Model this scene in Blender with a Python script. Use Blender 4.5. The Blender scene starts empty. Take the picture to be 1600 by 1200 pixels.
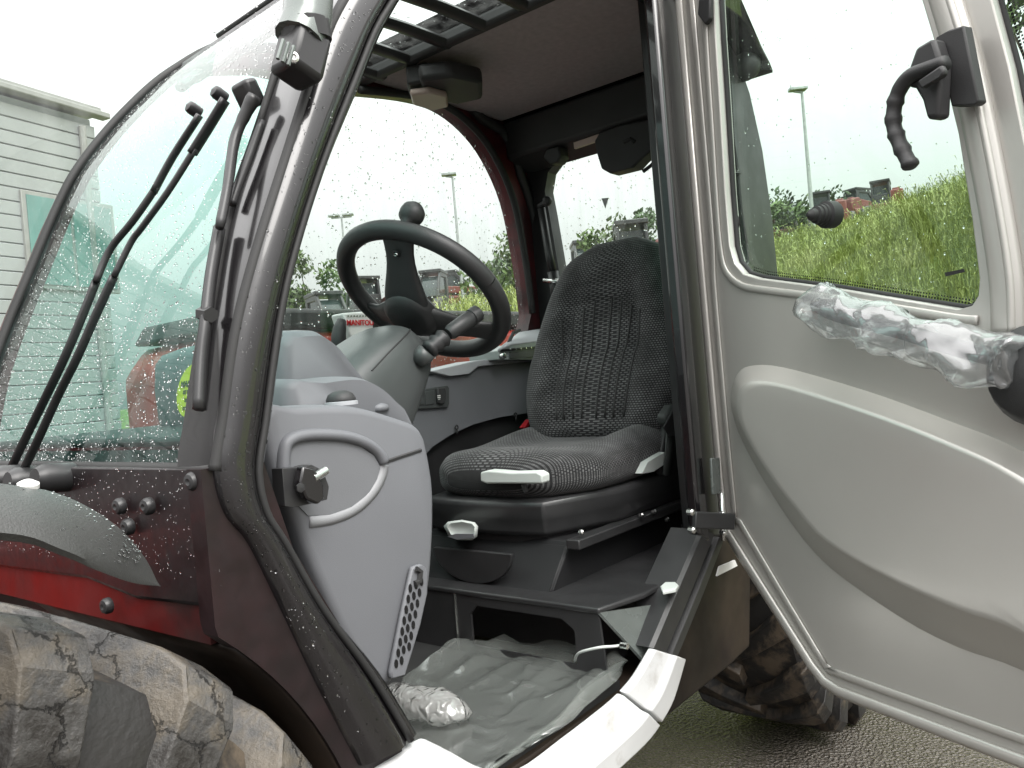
import bpy, bmesh, math, random
import numpy as np
from math import sin, cos, radians, pi, sqrt, atan2
from mathutils import Vector, Matrix, noise
from mathutils.geometry import tessellate_polygon
random.seed(7); rng = np.random.default_rng(7)
SC = bpy.context.scene; COL = SC.collection

# ------------------------------------------------------------------ camera
FPX = 1250.0; YAW = radians(51); PIT = radians(-0.5); ROLL = radians(5)
CAM = Vector((0, .8, 1.4))
_F0 = Vector((-sin(YAW), -cos(YAW), 0)); _R0 = Vector((-cos(YAW), sin(YAW), 0)); _U0 = Vector((0, 0, 1))
CF = _F0*cos(PIT) + _U0*sin(PIT); _U1 = _U0*cos(PIT) - _F0*sin(PIT)
CR = _R0*cos(ROLL) - _U1*sin(ROLL); CU = _U1*cos(ROLL) + _R0*sin(ROLL)
cd = bpy.data.cameras.new('camera'); cam = bpy.data.objects.new('camera', cd); COL.objects.link(cam)
cd.sensor_width = 36; cd.lens = 36*FPX/1600; cd.clip_start = .02; cd.clip_end = 2000
M = Matrix((CR, CU, -CF)).transposed().to_4x4(); M.translation = CAM; cam.matrix_world = M
SC.camera = cam

# ------------------------------------------------------------------ sky, sun, exposure
SUN_EL, SUN_AZ = radians(52), radians(75)          # azimuth of the sun measured from +X towards +Y
wd = bpy.data.worlds.new('World'); SC.world = wd; wd.use_nodes = True
wn = wd.node_tree; bg = wn.nodes['Background']
sk = wn.nodes.new('ShaderNodeTexSky'); sk.sky_type = 'NISHITA'; sk.sun_disc = False
sk.sun_elevation = SUN_EL; sk.sun_rotation = pi/2 - SUN_AZ; sk.air_density = 1.5; sk.dust_density = 6; sk.ozone_density = 1
hs = wn.nodes.new('ShaderNodeHueSaturation'); hs.inputs['Saturation'].default_value = .12
mxs = wn.nodes.new('ShaderNodeMix'); mxs.data_type = 'RGBA'; mxs.inputs['Factor'].default_value = .72
mxs.inputs['B'].default_value = (10.2, 10.1, 10.0, 1)
wn.links.new(sk.outputs[0], hs.inputs['Color']); wn.links.new(hs.outputs[0], mxs.inputs['A'])
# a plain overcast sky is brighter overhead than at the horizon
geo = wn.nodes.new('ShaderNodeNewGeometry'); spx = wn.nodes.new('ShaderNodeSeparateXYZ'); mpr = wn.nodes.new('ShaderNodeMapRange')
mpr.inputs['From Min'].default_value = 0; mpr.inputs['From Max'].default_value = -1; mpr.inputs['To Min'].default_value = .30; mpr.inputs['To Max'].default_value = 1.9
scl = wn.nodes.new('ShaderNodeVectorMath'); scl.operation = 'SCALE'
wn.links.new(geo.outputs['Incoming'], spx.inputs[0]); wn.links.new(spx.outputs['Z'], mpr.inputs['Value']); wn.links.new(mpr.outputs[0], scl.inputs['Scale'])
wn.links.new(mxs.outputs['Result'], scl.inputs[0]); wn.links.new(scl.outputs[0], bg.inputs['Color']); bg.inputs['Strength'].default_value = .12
sl = bpy.data.lights.new('sun', 'SUN'); sl.energy = 1.3; sl.angle = radians(40); sl.color = (1, .97, .93)
so = bpy.data.objects.new('sun', sl); COL.objects.link(so)
sd = Vector((cos(SUN_EL)*cos(SUN_AZ), cos(SUN_EL)*sin(SUN_AZ), sin(SUN_EL)))
so.rotation_euler = sd.to_track_quat('Z', 'Y').to_euler()
SC.view_settings.view_transform = 'Standard'; SC.view_settings.look = 'None'
SC.view_settings.exposure = 1.0; SC.view_settings.gamma = 1
SC.render.engine = 'CYCLES'
SC.cycles.max_bounces = 14; SC.cycles.transparent_max_bounces = 32; SC.cycles.transmission_bounces = 8
SC.cycles.use_denoising = True; SC.cycles.sample_clamp_indirect = 6
SC.cycles.caustics_refractive = False; SC.cycles.caustics_reflective = False

# ------------------------------------------------------------------ pixel rays -> points on real planes of the machine
def ray(px, py): return CF + CR*((px-800)/FPX) + CU*((600-py)/FPX)
def on(ax, px, py, v):
    r = ray(px, py); return CAM + r*((v-CAM[ax])/r[ax])
def PX(px, py, X): return on(0, px, py, X)
def PY(px, py, Y): return on(1, px, py, Y)
def PZ(px, py, Z): return on(2, px, py, Z)
def PP(px, py, p0, n):
    r = ray(px, py); return CAM + r*(((p0-CAM).dot(n))/r.dot(n))
def bearing(px, dist):                               # ground point under a pixel column at a distance
    r = ray(px, 600-(px-800)*.087); r = Vector((r.x, r.y, 0)).normalized(); return Vector((CAM.x+r.x*dist, CAM.y+r.y*dist, 0))
def bearing2(px, py, dist): return bearing(px + (590-.087*(px-800)-py)*.087, dist)
def V(*a): return Vector(a)

# ------------------------------------------------------------------ mesh helpers
class MB:
    def __init__(s): s.v = []; s.f = []; s.uv = None
    def add(s, vs, fs):
        o = len(s.v); s.v += [tuple(p) for p in vs]; s.f += [tuple(i+o for i in q) for q in fs]; return s
    def box(s, c, d, M=None):
        c = Vector(c); h = Vector(d)/2; vs = []
        for z in (-1, 1):
            for y in (-1, 1):
                for x in (-1, 1):
                    p = Vector((x*h.x, y*h.y, z*h.z)); vs.append(c + (M @ p if M else p))
        return s.add(vs, [(0,2,3,1),(4,5,7,6),(0,1,5,4),(2,6,7,3),(0,4,6,2),(1,3,7,5)])
    def bar(s, a, b, w, h, up=(0,0,1)):
        a = Vector(a); b = Vector(b); d = (b-a).normalized(); up = Vector(up)
        x = d.cross(up).normalized(); u = x.cross(d)
        M = Matrix((d, x, u)).transposed(); return s.box((a+b)/2, ((b-a).length, w, h), M)
    def prism(s, loops, vec):
        vec = Vector(vec); loops = [[Vector(p) for p in l] for l in loops]
        tri = tessellate_polygon(loops); allp = [p for l in loops for p in l]; n = len(allp)
        fs = [tuple(t) for t in tri] + [tuple(i+n for i in reversed(t)) for t in tri]
        o = 0
        for l in loops:
            k = len(l)
            for i in range(k): fs.append((o+i, o+(i+1) % k, n+o+(i+1) % k, n+o+i))
            o += k
        return s.add(allp + [p+vec for p in allp], fs)
    def loft(s, rings, closed=True, caps=True):
        n = len(rings[0]); vs = [p for r in rings for p in r]; fs = []
        for i in range(len(rings)-1):
            for j in range(n if closed else n-1):
                k = (j+1) % n; fs.append((i*n+j, i*n+k, (i+1)*n+k, (i+1)*n+j))
        if caps and closed: fs += [tuple(reversed(range(n))), tuple(range((len(rings)-1)*n, len(rings)*n))]
        return s.add(vs, fs)
    def tube(s, path, r, n=10, caps=True, flat=1.0, up=None):
        path = [Vector(p) for p in path]; m = len(path); rs = r if isinstance(r, (list, tuple)) else [r]*m
        rings = []; prev = None
        for i, p in enumerate(path):
            d = (path[min(i+1, m-1)] - path[max(i-1, 0)]).normalized()
            if prev is None:
                a = Vector(up) if up else (Vector((0,0,1)) if abs(d.z) < .9 else Vector((1,0,0)))
                prev = (a - d*a.dot(d)).normalized()
            else: prev = (prev - d*prev.dot(d)).normalized()
            b = d.cross(prev)
            rings.append([p + prev*(cos(2*pi*k/n)*rs[i]*flat) + b*(sin(2*pi*k/n)*rs[i]) for k in range(n)])
        return s.loft(rings, True, caps)
    def lathe(s, prof, o, axis, n=20):
        o = Vector(o); ax = Vector(axis).normalized(); a = Vector((0,0,1)) if abs(ax.z) < .9 else Vector((1,0,0))
        x = (a - ax*a.dot(ax)).normalized(); y = ax.cross(x)
        return s.loft([[o + ax*h + x*(cos(2*pi*k/n)*max(r, 1e-4)) + y*(sin(2*pi*k/n)*max(r, 1e-4)) for k in range(n)] for r, h in prof])
    def grid(s, rows):
        n = len(rows[0]); fs = [(i*n+j, i*n+j+1, (i+1)*n+j+1, (i+1)*n+j) for i in range(len(rows)-1) for j in range(n-1)]
        return s.add([p for r in rows for p in r], fs)
    def build(s, name, mat, parent=None, smooth=35, bevel=None, sub=0, uv=None, solid=None, seg=2):
        me = bpy.data.meshes.new(name); me.from_pydata([tuple(p) for p in s.v], [], s.f); me.update()
        bm = bmesh.new(); bm.from_mesh(me); bmesh.ops.recalc_face_normals(bm, faces=bm.faces) if not uv else None
        bm.to_mesh(me); bm.free()
        if uv:
            L = me.uv_layers.new(name='UVMap')
            for lp in me.loops: L.data[lp.index].uv = uv[lp.vertex_index]
        if mat: me.materials.append(mat)
        if smooth is not None:
            me.shade_smooth()
            if smooth < 180: me.set_sharp_from_angle(angle=radians(smooth))
        o = bpy.data.objects.new(name, me); COL.objects.link(o)
        if parent: attach(o, parent)
        if solid:
            m = o.modifiers.new('s', 'SOLIDIFY'); m.thickness = solid; m.offset = 0
        if sub:
            m = o.modifiers.new('u', 'SUBSURF'); m.levels = m.render_levels = sub
        if bevel:
            m = o.modifiers.new('b', 'BEVEL'); m.width = bevel; m.segments = seg; m.limit_method = 'ANGLE'; m.angle_limit = radians(38); m.harden_normals = False
        return o
ROOTLOC = {}
def attach(o, parent):
    o.parent = parent
    o.matrix_parent_inverse = Matrix.Translation(-ROOTLOC.get(parent.name, Vector((0,0,0))))
def thing(name, label, cat, loc=(0,0,0), group=None):
    o = bpy.data.objects.new(name, None); COL.objects.link(o); o.location = loc; o.empty_display_size = .2
    o['label'] = label; o['category'] = cat
    if group: o['group'] = group
    ROOTLOC[o.name] = Vector(loc); return o
def tag(o, label=None, cat=None, group=None, kind=None):
    for k, v in (('label', label), ('category', cat), ('group', group), ('kind', kind)):
        if v: o[k] = v
    return o
def cr(pts, k=6, closed=False):                       # Catmull-Rom through points
    P = [Vector(p) for p in pts]; n = len(P); out = []
    rngs = range(n if closed else n-1)
    for i in rngs:
        g = (lambda j: P[j % n]) if closed else (lambda j: P[min(max(j, 0), n-1)])
        a, b, c, d = g(i-1), g(i), g(i+1), g(i+2)
        for t in range(k):
            t /= k
            out.append(.5*((2*b) + (c-a)*t + (2*a-5*b+4*c-d)*t*t + (3*b-a-3*c+d)*t*t*t))
    if not closed: out.append(P[-1])
    return out
def fbm(p, o=4): return noise.fractal(Vector(p), 1.0, 2.0, o)

# ------------------------------------------------------------------ materials
def mat(name, col, rough=.5, metal=0, coat=0, var=.15, vscale=8, bump=0, bscale=200, rvar=0, spec=.5, col2=None, c2amt=.5, c2scale=3, c2lo=.45, c2hi=.6):
    m = bpy.data.materials.new(name); m.use_nodes = True; nt = m.node_tree; N = nt.nodes; L = nt.links
    b = N['Principled BSDF']; b.inputs['Roughness'].default_value = rough; b.inputs['Metallic'].default_value = metal
    b.inputs['Coat Weight'].default_value = coat; b.inputs['Coat Roughness'].default_value = .06; b.inputs['Specular IOR Level'].default_value = spec
    tc = N.new('ShaderNodeTexCoord')
    nz = N.new('ShaderNodeTexNoise'); nz.inputs['Scale'].default_value = vscale; nz.inputs['Detail'].default_value = 6
    L.new(tc.outputs['Object'], nz.inputs['Vector'])
    mp = N.new('ShaderNodeMapRange'); mp.inputs['From Min'].default_value = .3; mp.inputs['From Max'].default_value = .7
    mp.inputs['To Min'].default_value = 1-var; mp.inputs['To Max'].default_value = 1+var; L.new(nz.outputs['Fac'], mp.inputs['Value'])
    mul = N.new('ShaderNodeVectorMath'); mul.operation = 'SCALE'; L.new(mp.outputs[0], mul.inputs['Scale'])
    if col2:
        n2 = N.new('ShaderNodeTexNoise'); n2.inputs['Scale'].default_value = c2scale; n2.inputs['Detail'].default_value = 8; n2.inputs['Roughness'].default_value = .65
        L.new(tc.outputs['Object'], n2.inputs['Vector'])
        r2 = N.new('ShaderNodeMapRange'); r2.inputs['From Min'].default_value = c2lo; r2.inputs['From Max'].default_value = c2hi; r2.inputs['To Max'].default_value = c2amt
        L.new(n2.outputs['Fac'], r2.inputs['Value'])
        mx = N.new('ShaderNodeMix'); mx.data_type = 'RGBA'; mx.inputs['A'].default_value = (*col, 1); mx.inputs['B'].default_value = (*col2, 1)
        L.new(r2.outputs[0], mx.inputs['Factor']); L.new(mx.outputs['Result'], mul.inputs[0])
    else: mul.inputs[0].default_value = col
    L.new(mul.outputs[0], b.inputs['Base Color'])
    if rvar:
        mr = N.new('ShaderNodeMapRange'); mr.inputs['From Min'].default_value = .3; mr.inputs['From Max'].default_value = .7
        mr.inputs['To Min'].default_value = max(rough-rvar, .02); mr.inputs['To Max'].default_value = rough+rvar
        nr = N.new('ShaderNodeTexNoise'); nr.inputs['Scale'].default_value = vscale*2.3; nr.inputs['Detail'].default_value = 5
        L.new(tc.outputs['Object'], nr.inputs['Vector']); L.new(nr.outputs['Fac'], mr.inputs['Value']); L.new(mr.outputs[0], b.inputs['Roughness'])
    if bump:
        nb = N.new('ShaderNodeTexNoise'); nb.inputs['Scale'].default_value = bscale; nb.inputs['Detail'].default_value = 4
        bp = N.new('ShaderNodeBump'); bp.inputs['Strength'].default_value = bump; bp.inputs['Distance'].default_value = .002
        L.new(tc.outputs['Object'], nb.inputs['Vector']); L.new(nb.outputs['Fac'], bp.inputs['Height']); L.new(bp.outputs[0], b.inputs['Normal'])
    return m
def schlick(N, L, normal=None):
    lw = N.new('ShaderNodeLayerWeight'); lw.inputs['Blend'].default_value = .5
    if normal: L.new(normal, lw.inputs['Normal'])
    p = N.new('ShaderNodeMath'); p.operation = 'POWER'; p.inputs[1].default_value = 5; L.new(lw.outputs['Facing'], p.inputs[0])
    a = N.new('ShaderNodeMath'); a.operation = 'MULTIPLY_ADD'; a.inputs[1].default_value = .95; a.inputs[2].default_value = .045; L.new(p.outputs[0], a.inputs[0]); return a
def glass(name, tint, refl=1.0, rough=.015, dirt=.0, dcol=(.6,.62,.6)):
    m = bpy.data.materials.new(name); m.use_nodes = True; nt = m.node_tree; N = nt.nodes; L = nt.links
    N.remove(N['Principled BSDF']); out = N['Material Output']
    tr = N.new('ShaderNodeBsdfTransparent'); tr.inputs['Color'].default_value = (*tint, 1)
    gl = N.new('ShaderNodeBsdfGlossy'); gl.inputs['Roughness'].default_value = rough
    fr = schlick(N, L)
    mu = N.new('ShaderNodeMath'); mu.operation = 'MULTIPLY'; mu.inputs[1].default_value = refl; mu.use_clamp = True
    mx = N.new('ShaderNodeMixShader'); L.new(fr.outputs[0], mu.inputs[0]); L.new(mu.outputs[0], mx.inputs[0])
    if dirt:
        df = N.new('ShaderNodeBsdfDiffuse'); df.inputs['Color'].default_value = (*dcol, 1)
        tl = N.new('ShaderNodeBsdfTranslucent'); tl.inputs['Color'].default_value = (*dcol, 1)
        ad = N.new('ShaderNodeMixShader'); ad.inputs[0].default_value = .5; L.new(df.outputs[0], ad.inputs[1]); L.new(tl.outputs[0], ad.inputs[2])
        tc = N.new('ShaderNodeTexCoord'); mpn = N.new('ShaderNodeMapping'); mpn.inputs['Scale'].default_value = (9, 9, 1.2)
        nz = N.new('ShaderNodeTexNoise'); nz.inputs['Scale'].default_value = 3; nz.inputs['Detail'].default_value = 7
        L.new(tc.outputs['Object'], mpn.inputs[0]); L.new(mpn.outputs[0], nz.inputs['Vector'])
        mr = N.new('ShaderNodeMapRange'); mr.inputs['From Min'].default_value = .35; mr.inputs['From Max'].default_value = .75; mr.inputs['To Max'].default_value = dirt
        L.new(nz.outputs['Fac'], mr.inputs['Value'])
        m2 = N.new('ShaderNodeMixShader'); L.new(mr.outputs[0], m2.inputs[0]); L.new(tr.outputs[0], m2.inputs[1]); L.new(ad.outputs[0], m2.inputs[2]); L.new(m2.outputs[0], mx.inputs[1])
    else: L.new(tr.outputs[0], mx.inputs[1])
    L.new(gl.outputs[0], mx.inputs[2]); L.new(mx.outputs[0], out.inputs['Surface']); return m
def film(name, milk=.35, col=(.75,.78,.76), bump=.6, bscale=14, gloss=.25, tint=(.92,.94,.93)):
    m = bpy.data.materials.new(name); m.use_nodes = True; nt = m.node_tree; N = nt.nodes; L = nt.links
    N.remove(N['Principled BSDF']); out = N['Material Output']; tc = N.new('ShaderNodeTexCoord')
    nb = N.new('ShaderNodeTexNoise'); nb.inputs['Scale'].default_value = bscale; nb.inputs['Detail'].default_value = 7; nb.inputs['Distortion'].default_value = .5; nb.noise_type = 'RIDGED_MULTIFRACTAL'; nb.inputs['Roughness'].default_value = .45
    bp = N.new('ShaderNodeBump'); bp.inputs['Strength'].default_value = bump; bp.inputs['Distance'].default_value = .02
    L.new(tc.outputs['Object'], nb.inputs['Vector']); L.new(nb.outputs['Fac'], bp.inputs['Height'])
    tr = N.new('ShaderNodeBsdfTransparent'); tr.inputs['Color'].default_value = (*tint, 1)
    df = N.new('ShaderNodeBsdfDiffuse'); df.inputs['Color'].default_value = (*col, 1); tl = N.new('ShaderNodeBsdfTranslucent'); tl.inputs['Color'].default_value = (*col, 1)
    gl = N.new('ShaderNodeBsdfGlossy'); gl.inputs['Roughness'].default_value = .13
    for n in (df, tl, gl): L.new(bp.outputs[0], n.inputs['Normal'])
    a = N.new('ShaderNodeMixShader'); a.inputs[0].default_value = .45; L.new(df.outputs[0], a.inputs[1]); L.new(tl.outputs[0], a.inputs[2])
    b = N.new('ShaderNodeMixShader'); L.new(tr.outputs[0], b.inputs[1]); L.new(a.outputs[0], b.inputs[2])
    mr = N.new('ShaderNodeMapRange'); mr.inputs['From Min'].default_value = .3; mr.inputs['From Max'].default_value = .7; mr.inputs['To Min'].default_value = milk*.5; mr.inputs['To Max'].default_value = min(milk*1.5, .95)
    L.new(nb.outputs['Fac'], mr.inputs['Value']); L.new(mr.outputs[0], b.inputs[0])
    lw = schlick(N, L, bp.outputs[0])
    mu = N.new('ShaderNodeMath'); mu.operation = 'MULTIPLY_ADD'; mu.inputs[1].default_value = 1.0; mu.inputs[2].default_value = gloss*.3; mu.use_clamp = True; L.new(lw.outputs[0], mu.inputs[0])
    c = N.new('ShaderNodeMixShader'); L.new(mu.outputs[0], c.inputs[0]); L.new(b.outputs[0], c.inputs[1]); L.new(gl.outputs[0], c.inputs[2])
    L.new(c.outputs[0], out.inputs['Surface']); return m
def water(name):
    m = bpy.data.materials.new(name); m.use_nodes = True; b = m.node_tree.nodes['Principled BSDF']
    b.inputs['Base Color'].default_value = (1,1,1,1); b.inputs['Roughness'].default_value = .0; b.inputs['IOR'].default_value = 1.33; b.inputs['Transmission Weight'].default_value = 1
    return m

MT = {}
MT['black_paint'] = mat('black_paint', (.009,.008,.009), .24, coat=.8, var=.15, vscale=20, rvar=.02); MT['black_paint'].node_tree.nodes['Principled BSDF'].inputs['Coat IOR'].default_value = 1.5
MT['black_panel'] = mat('black_panel', (.012,.009,.010), .4, coat=.1, spec=.4, var=.3, vscale=30, rvar=.1, col2=(.05,.045,.04), c2amt=.35, c2scale=40, c2lo=.58, c2hi=.75)
MT['rubber'] = mat('rubber', (.022,.022,.022), .65, var=.2)
MT['black_plastic'] = mat('black_plastic', (.036,.036,.037), .55, var=.15, bump=.25, bscale=600)
MT['satin_black'] = mat('satin_black', (.027,.027,.028), .38, var=.2, rvar=.08)
MT['grey_plastic'] = mat('grey_plastic', (.155,.16,.172), .5, var=.05, vscale=5, bump=.18, bscale=900)
MT['grey_light'] = mat('grey_light', (.42,.43,.45), .5, var=.05, bump=.15, bscale=900)
MT['grey_band'] = mat('grey_band', (.26,.265,.275), .5, var=.05, bump=.15, bscale=900)
MT['cowl'] = mat('cowl', (.066,.071,.071), .36, var=.08, bump=.12, bscale=900)
MT['wheel_plastic'] = mat('wheel_plastic', (.03,.03,.031), .45, var=.12, bump=.12, bscale=900)
MT['silver'] = mat('silver', (.58,.565,.53), .36, metal=.45, var=.035, vscale=3, bump=.05, bscale=1200, coat=.15, rvar=.03)
MT['white_paint'] = mat('white_paint', (.70,.71,.71), .32, coat=.4, var=.05, col2=(.30,.27,.22), c2amt=.6, c2scale=14, c2lo=.54, c2hi=.78)
MT['red'] = mat('red', (.33,.022,.014), .34, coat=.4, var=.2, vscale=10, rvar=.08)
MT['maroon'] = mat('maroon', (.13,.013,.018), .4, coat=.3, var=.25, vscale=6, col2=(.02,.012,.014), c2amt=.8, c2scale=5, c2lo=.42, c2hi=.6)
MT['fender'] = mat('fender', (.052,.053,.051), .42, var=.12, bump=.35, bscale=500, rvar=.1)
MT['headliner'] = mat('headliner', (.52,.46,.465), .9, var=.09, vscale=60, bump=.5, bscale=700)
MT['white_plastic'] = mat('white_plastic', (.62,.66,.63), .4, var=.05)
MT['chrome'] = mat('chrome', (.72,.72,.70), .22, metal=1, var=.08)
MT['tyre'] = mat('tyre', (.018,.017,.016), .5, var=.3, bump=.6, bscale=120, col2=(.15,.115,.08), c2amt=.6, c2scale=7, c2lo=.5, c2hi=.58, rvar=.2)
MT['red_grimy'] = mat('red_grimy', (.10,.007,.007), .42, coat=.1, var=.3, vscale=6, col2=(.02,.012,.012), c2amt=.85, c2scale=4, c2lo=.45, c2hi=.62, rvar=.1)
MT['black_red_reflection'] = mat('black_red_reflection', (.014,.009,.010), .4, coat=.1, spec=.35, var=.3, vscale=30, rvar=.08, col2=(.040,.007,.009), c2amt=.25, c2scale=3.5, c2lo=.48, c2hi=.66)  # maroon patches: reflection of the red wheel arch, put into the base colour
MT['far_red'] = mat('far_red', (.17,.045,.038), .5, var=.15)
MT['mud_old'] = mat('mud', (.36,.315,.255), .38, var=.3, vscale=14, bump=1.0, bscale=60, col2=(.035,.03,.027), c2amt=.9, c2scale=11, c2lo=.55, c2hi=.62, rvar=.22)
MT['belt'] = mat('belt', (.045,.05,.048), .6, var=.2, bump=.5, bscale=700)
MT['pit_black'] = mat('pit_black', (.014,.014,.015), .6, spec=.3)
MT['redplastic'] = mat('redplastic', (.55,.02,.03), .35)
MT['yellow'] = mat('yellow', (.78,.66,.03), .45, var=.05)
MT['ink'] = mat('ink', (.06,.09,.03), .6)
MT['redink'] = mat('redink', (.5,.015,.02), .5)
MT['paper'] = mat('paper', (.68,.68,.66), .5, var=.04)
MT['lens'] = mat('lens', (.62,.5,.45), .35, var=.1)
MT['dark_grime'] = mat('dark_grime', (.016,.012,.010), .5, var=.4, vscale=5, spec=.15, col2=(.05,.036,.024), c2amt=.35, c2scale=3, rvar=.12)
MT['plate'] = mat('plate', (.17,.19,.18), .28, metal=.3, var=.2, vscale=9, rvar=.1)
MT['ws_glass'] = glass('ws_glass', (.57,.82,.765), 1.0, dirt=.14, dcol=(.48,.68,.64))
MT['side_glass'] = glass('side_glass', (.83,.915,.875), .9, dirt=.16, dcol=(.75,.8,.77))
MT['door_glass'] = glass('door_glass', (.87,.955,.91), .8, dirt=.03)
MT['green_glass'] = glass('green_glass', (.45,.78,.62), 1.0, dirt=.05)
MT['water'] = water('water')
MT['film'] = film('film', .50, (.64,.68,.64), .3, 14, .35)
MT['bag'] = film('bag', .45, (.88,.90,.92), .42, 20, .45)
MT['pouch'] = film('pouch', .9, (.84,.83,.81), .6, 60, .3)
MT['dot_black'] = mat('dot_black', (.008,.008,.009), .3)
def siding():
    return mat('siding', (.36,.365,.37), .55, var=.05, vscale=2)
MT['siding'] = siding(); MT['trim'] = mat('trim', (.30,.29,.28), .6, var=.08)
MT['wall_dark'] = mat('wall_dark', (.33,.35,.37), .6, var=.06)
MT['win'] = mat('win', (.16,.30,.28), .12, var=.2, vscale=1)
MT['post'] = mat('post', (.36,.37,.37), .45, metal=.5)
MT['leaf'] = mat('leaf', (.085,.13,.035), .55, var=.5, vscale=1.6)
MT['leaf_dark'] = mat('leaf_dark', (.05,.09,.03), .55, var=.5, vscale=1.6)
MT['bark'] = mat('bark', (.09,.07,.05), .9, var=.3)
MT['cabglass'] = mat('cabglass', (.03,.04,.04), .1)
# dried mud over wet rubber: pale crust, dark cracks, damp grey patches
def mudmat():
    m = bpy.data.materials.new('mud'); m.use_nodes = True; nt = m.node_tree; N = nt.nodes; L = nt.links; b = N['Principled BSDF']
    tc = N.new('ShaderNodeTexCoord'); na = N.new('ShaderNodeTexNoise'); na.inputs['Scale'].default_value = 9; na.inputs['Detail'].default_value = 9; na.inputs['Roughness'].default_value = .68
    nb = N.new('ShaderNodeTexNoise'); nb.inputs['Scale'].default_value = 26; nb.inputs['Detail'].default_value = 8; nb.inputs['Roughness'].default_value = .7
    L.new(tc.outputs['Object'], na.inputs['Vector']); L.new(tc.outputs['Object'], nb.inputs['Vector'])
    rp = N.new('ShaderNodeValToRGB'); e = rp.color_ramp.elements; e[0].position = .36; e[0].color = (.022,.020,.018,1); e[1].position = .72; e[1].color = (.15,.128,.098,1)
    for p, c in ((.43,(.035,.032,.029,1)),(.50,(.07,.068,.065,1)),(.57,(.105,.092,.074,1))): x = e.new(p); x.color = c
    ad = N.new('ShaderNodeMath'); ad.operation = 'MULTIPLY_ADD'; ad.inputs[1].default_value = .45; L.new(nb.outputs['Fac'], ad.inputs[0])
    m2 = N.new('ShaderNodeMath'); m2.operation = 'MULTIPLY'; m2.inputs[1].default_value = .55; L.new(na.outputs['Fac'], m2.inputs[0]); L.new(m2.outputs[0], ad.inputs[2]); L.new(ad.outputs[0], rp.inputs[0])
    vo = N.new('ShaderNodeTexVoronoi'); vo.feature = 'DISTANCE_TO_EDGE'; vo.inputs['Scale'].default_value = 7
    mv = N.new('ShaderNodeMix'); mv.data_type = 'VECTOR'; mv.inputs['Factor'].default_value = .06; L.new(tc.outputs['Object'], mv.inputs['A']); L.new(nb.outputs['Color'], mv.inputs['B']); L.new(mv.outputs['Result'], vo.inputs['Vector'])
    cr_ = N.new('ShaderNodeMapRange'); cr_.inputs['From Min'].default_value = .003; cr_.inputs['From Max'].default_value = .011; cr_.inputs['To Min'].default_value = .35; L.new(vo.outputs['Distance'], cr_.inputs['Value'])
    sc = N.new('ShaderNodeVectorMath'); sc.operation = 'SCALE'; L.new(rp.outputs[0], sc.inputs[0]); L.new(cr_.outputs[0], sc.inputs['Scale']); L.new(sc.outputs[0], b.inputs['Base Color'])
    mr = N.new('ShaderNodeMapRange'); mr.inputs['From Min'].default_value = .35; mr.inputs['From Max'].default_value = .65; mr.inputs['To Min'].default_value = .10; mr.inputs['To Max'].default_value = .42; L.new(na.outputs['Fac'], mr.inputs['Value']); L.new(mr.outputs[0], b.inputs['Roughness'])
    h = N.new('ShaderNodeMath'); h.operation = 'ADD'; L.new(nb.outputs['Fac'], h.inputs[0]); L.new(cr_.outputs[0], h.inputs[1])
    bp = N.new('ShaderNodeBump'); bp.inputs['Strength'].default_value = .8; bp.inputs['Distance'].default_value = .008; L.new(h.outputs[0], bp.inputs['Height']); L.new(bp.outputs[0], b.inputs['Normal'])
    return m
MT['mud'] = mudmat()
# wet asphalt
def asphalt():
    m = bpy.data.materials.new('asphalt'); m.use_nodes = True; nt = m.node_tree; N = nt.nodes; L = nt.links; b = N['Principled BSDF']
    tc = N.new('ShaderNodeTexCoord'); vo = N.new('ShaderNodeTexVoronoi'); vo.inputs['Scale'].default_value = 95
    nz = N.new('ShaderNodeTexNoise'); nz.inputs['Scale'].default_value = 1.1; nz.inputs['Detail'].default_value = 6
    ns = N.new('ShaderNodeTexNoise'); ns.inputs['Scale'].default_value = 130; ns.inputs['Detail'].default_value = 5
    for n in (vo, nz, ns): L.new(tc.outputs['Object'], n.inputs['Vector'])
    rp = N.new('ShaderNodeValToRGB'); e = rp.color_ramp.elements; e[0].color = (.022,.020,.017,1); e[1].color = (.135,.118,.098,1); e[0].position = .3; e[1].position = .75
    L.new(ns.outputs['Fac'], rp.inputs[0]); L.new(rp.outputs[0], b.inputs['Base Color'])
    mr = N.new('ShaderNodeMapRange'); mr.inputs['From Min'].default_value = .42; mr.inputs['From Max'].default_value = .58; mr.inputs['To Min'].default_value = .06; mr.inputs['To Max'].default_value = .24
    L.new(nz.outputs['Fac'], mr.inputs['Value']); L.new(mr.outputs[0], b.inputs['Roughness'])
    bs = N.new('ShaderNodeMapRange'); bs.inputs['From Min'].default_value = .4; bs.inputs['From Max'].default_value = .58; bs.inputs['To Min'].default_value = .35; bs.inputs['To Max'].default_value = 1
    L.new(nz.outputs['Fac'], bs.inputs['Value'])
    ad = N.new('ShaderNodeMath'); ad.operation = 'ADD'; L.new(vo.outputs['Distance'], ad.inputs[0]); L.new(ns.outputs['Fac'], ad.inputs[1])
    bp = N.new('ShaderNodeBump'); bp.inputs['Distance'].default_value = .008; L.new(bs.outputs[0], bp.inputs['Strength']); L.new(ad.outputs[0], bp.inputs['Height']); L.new(bp.outputs[0], b.inputs['Normal'])
    return m
MT['asphalt'] = asphalt()
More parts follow.
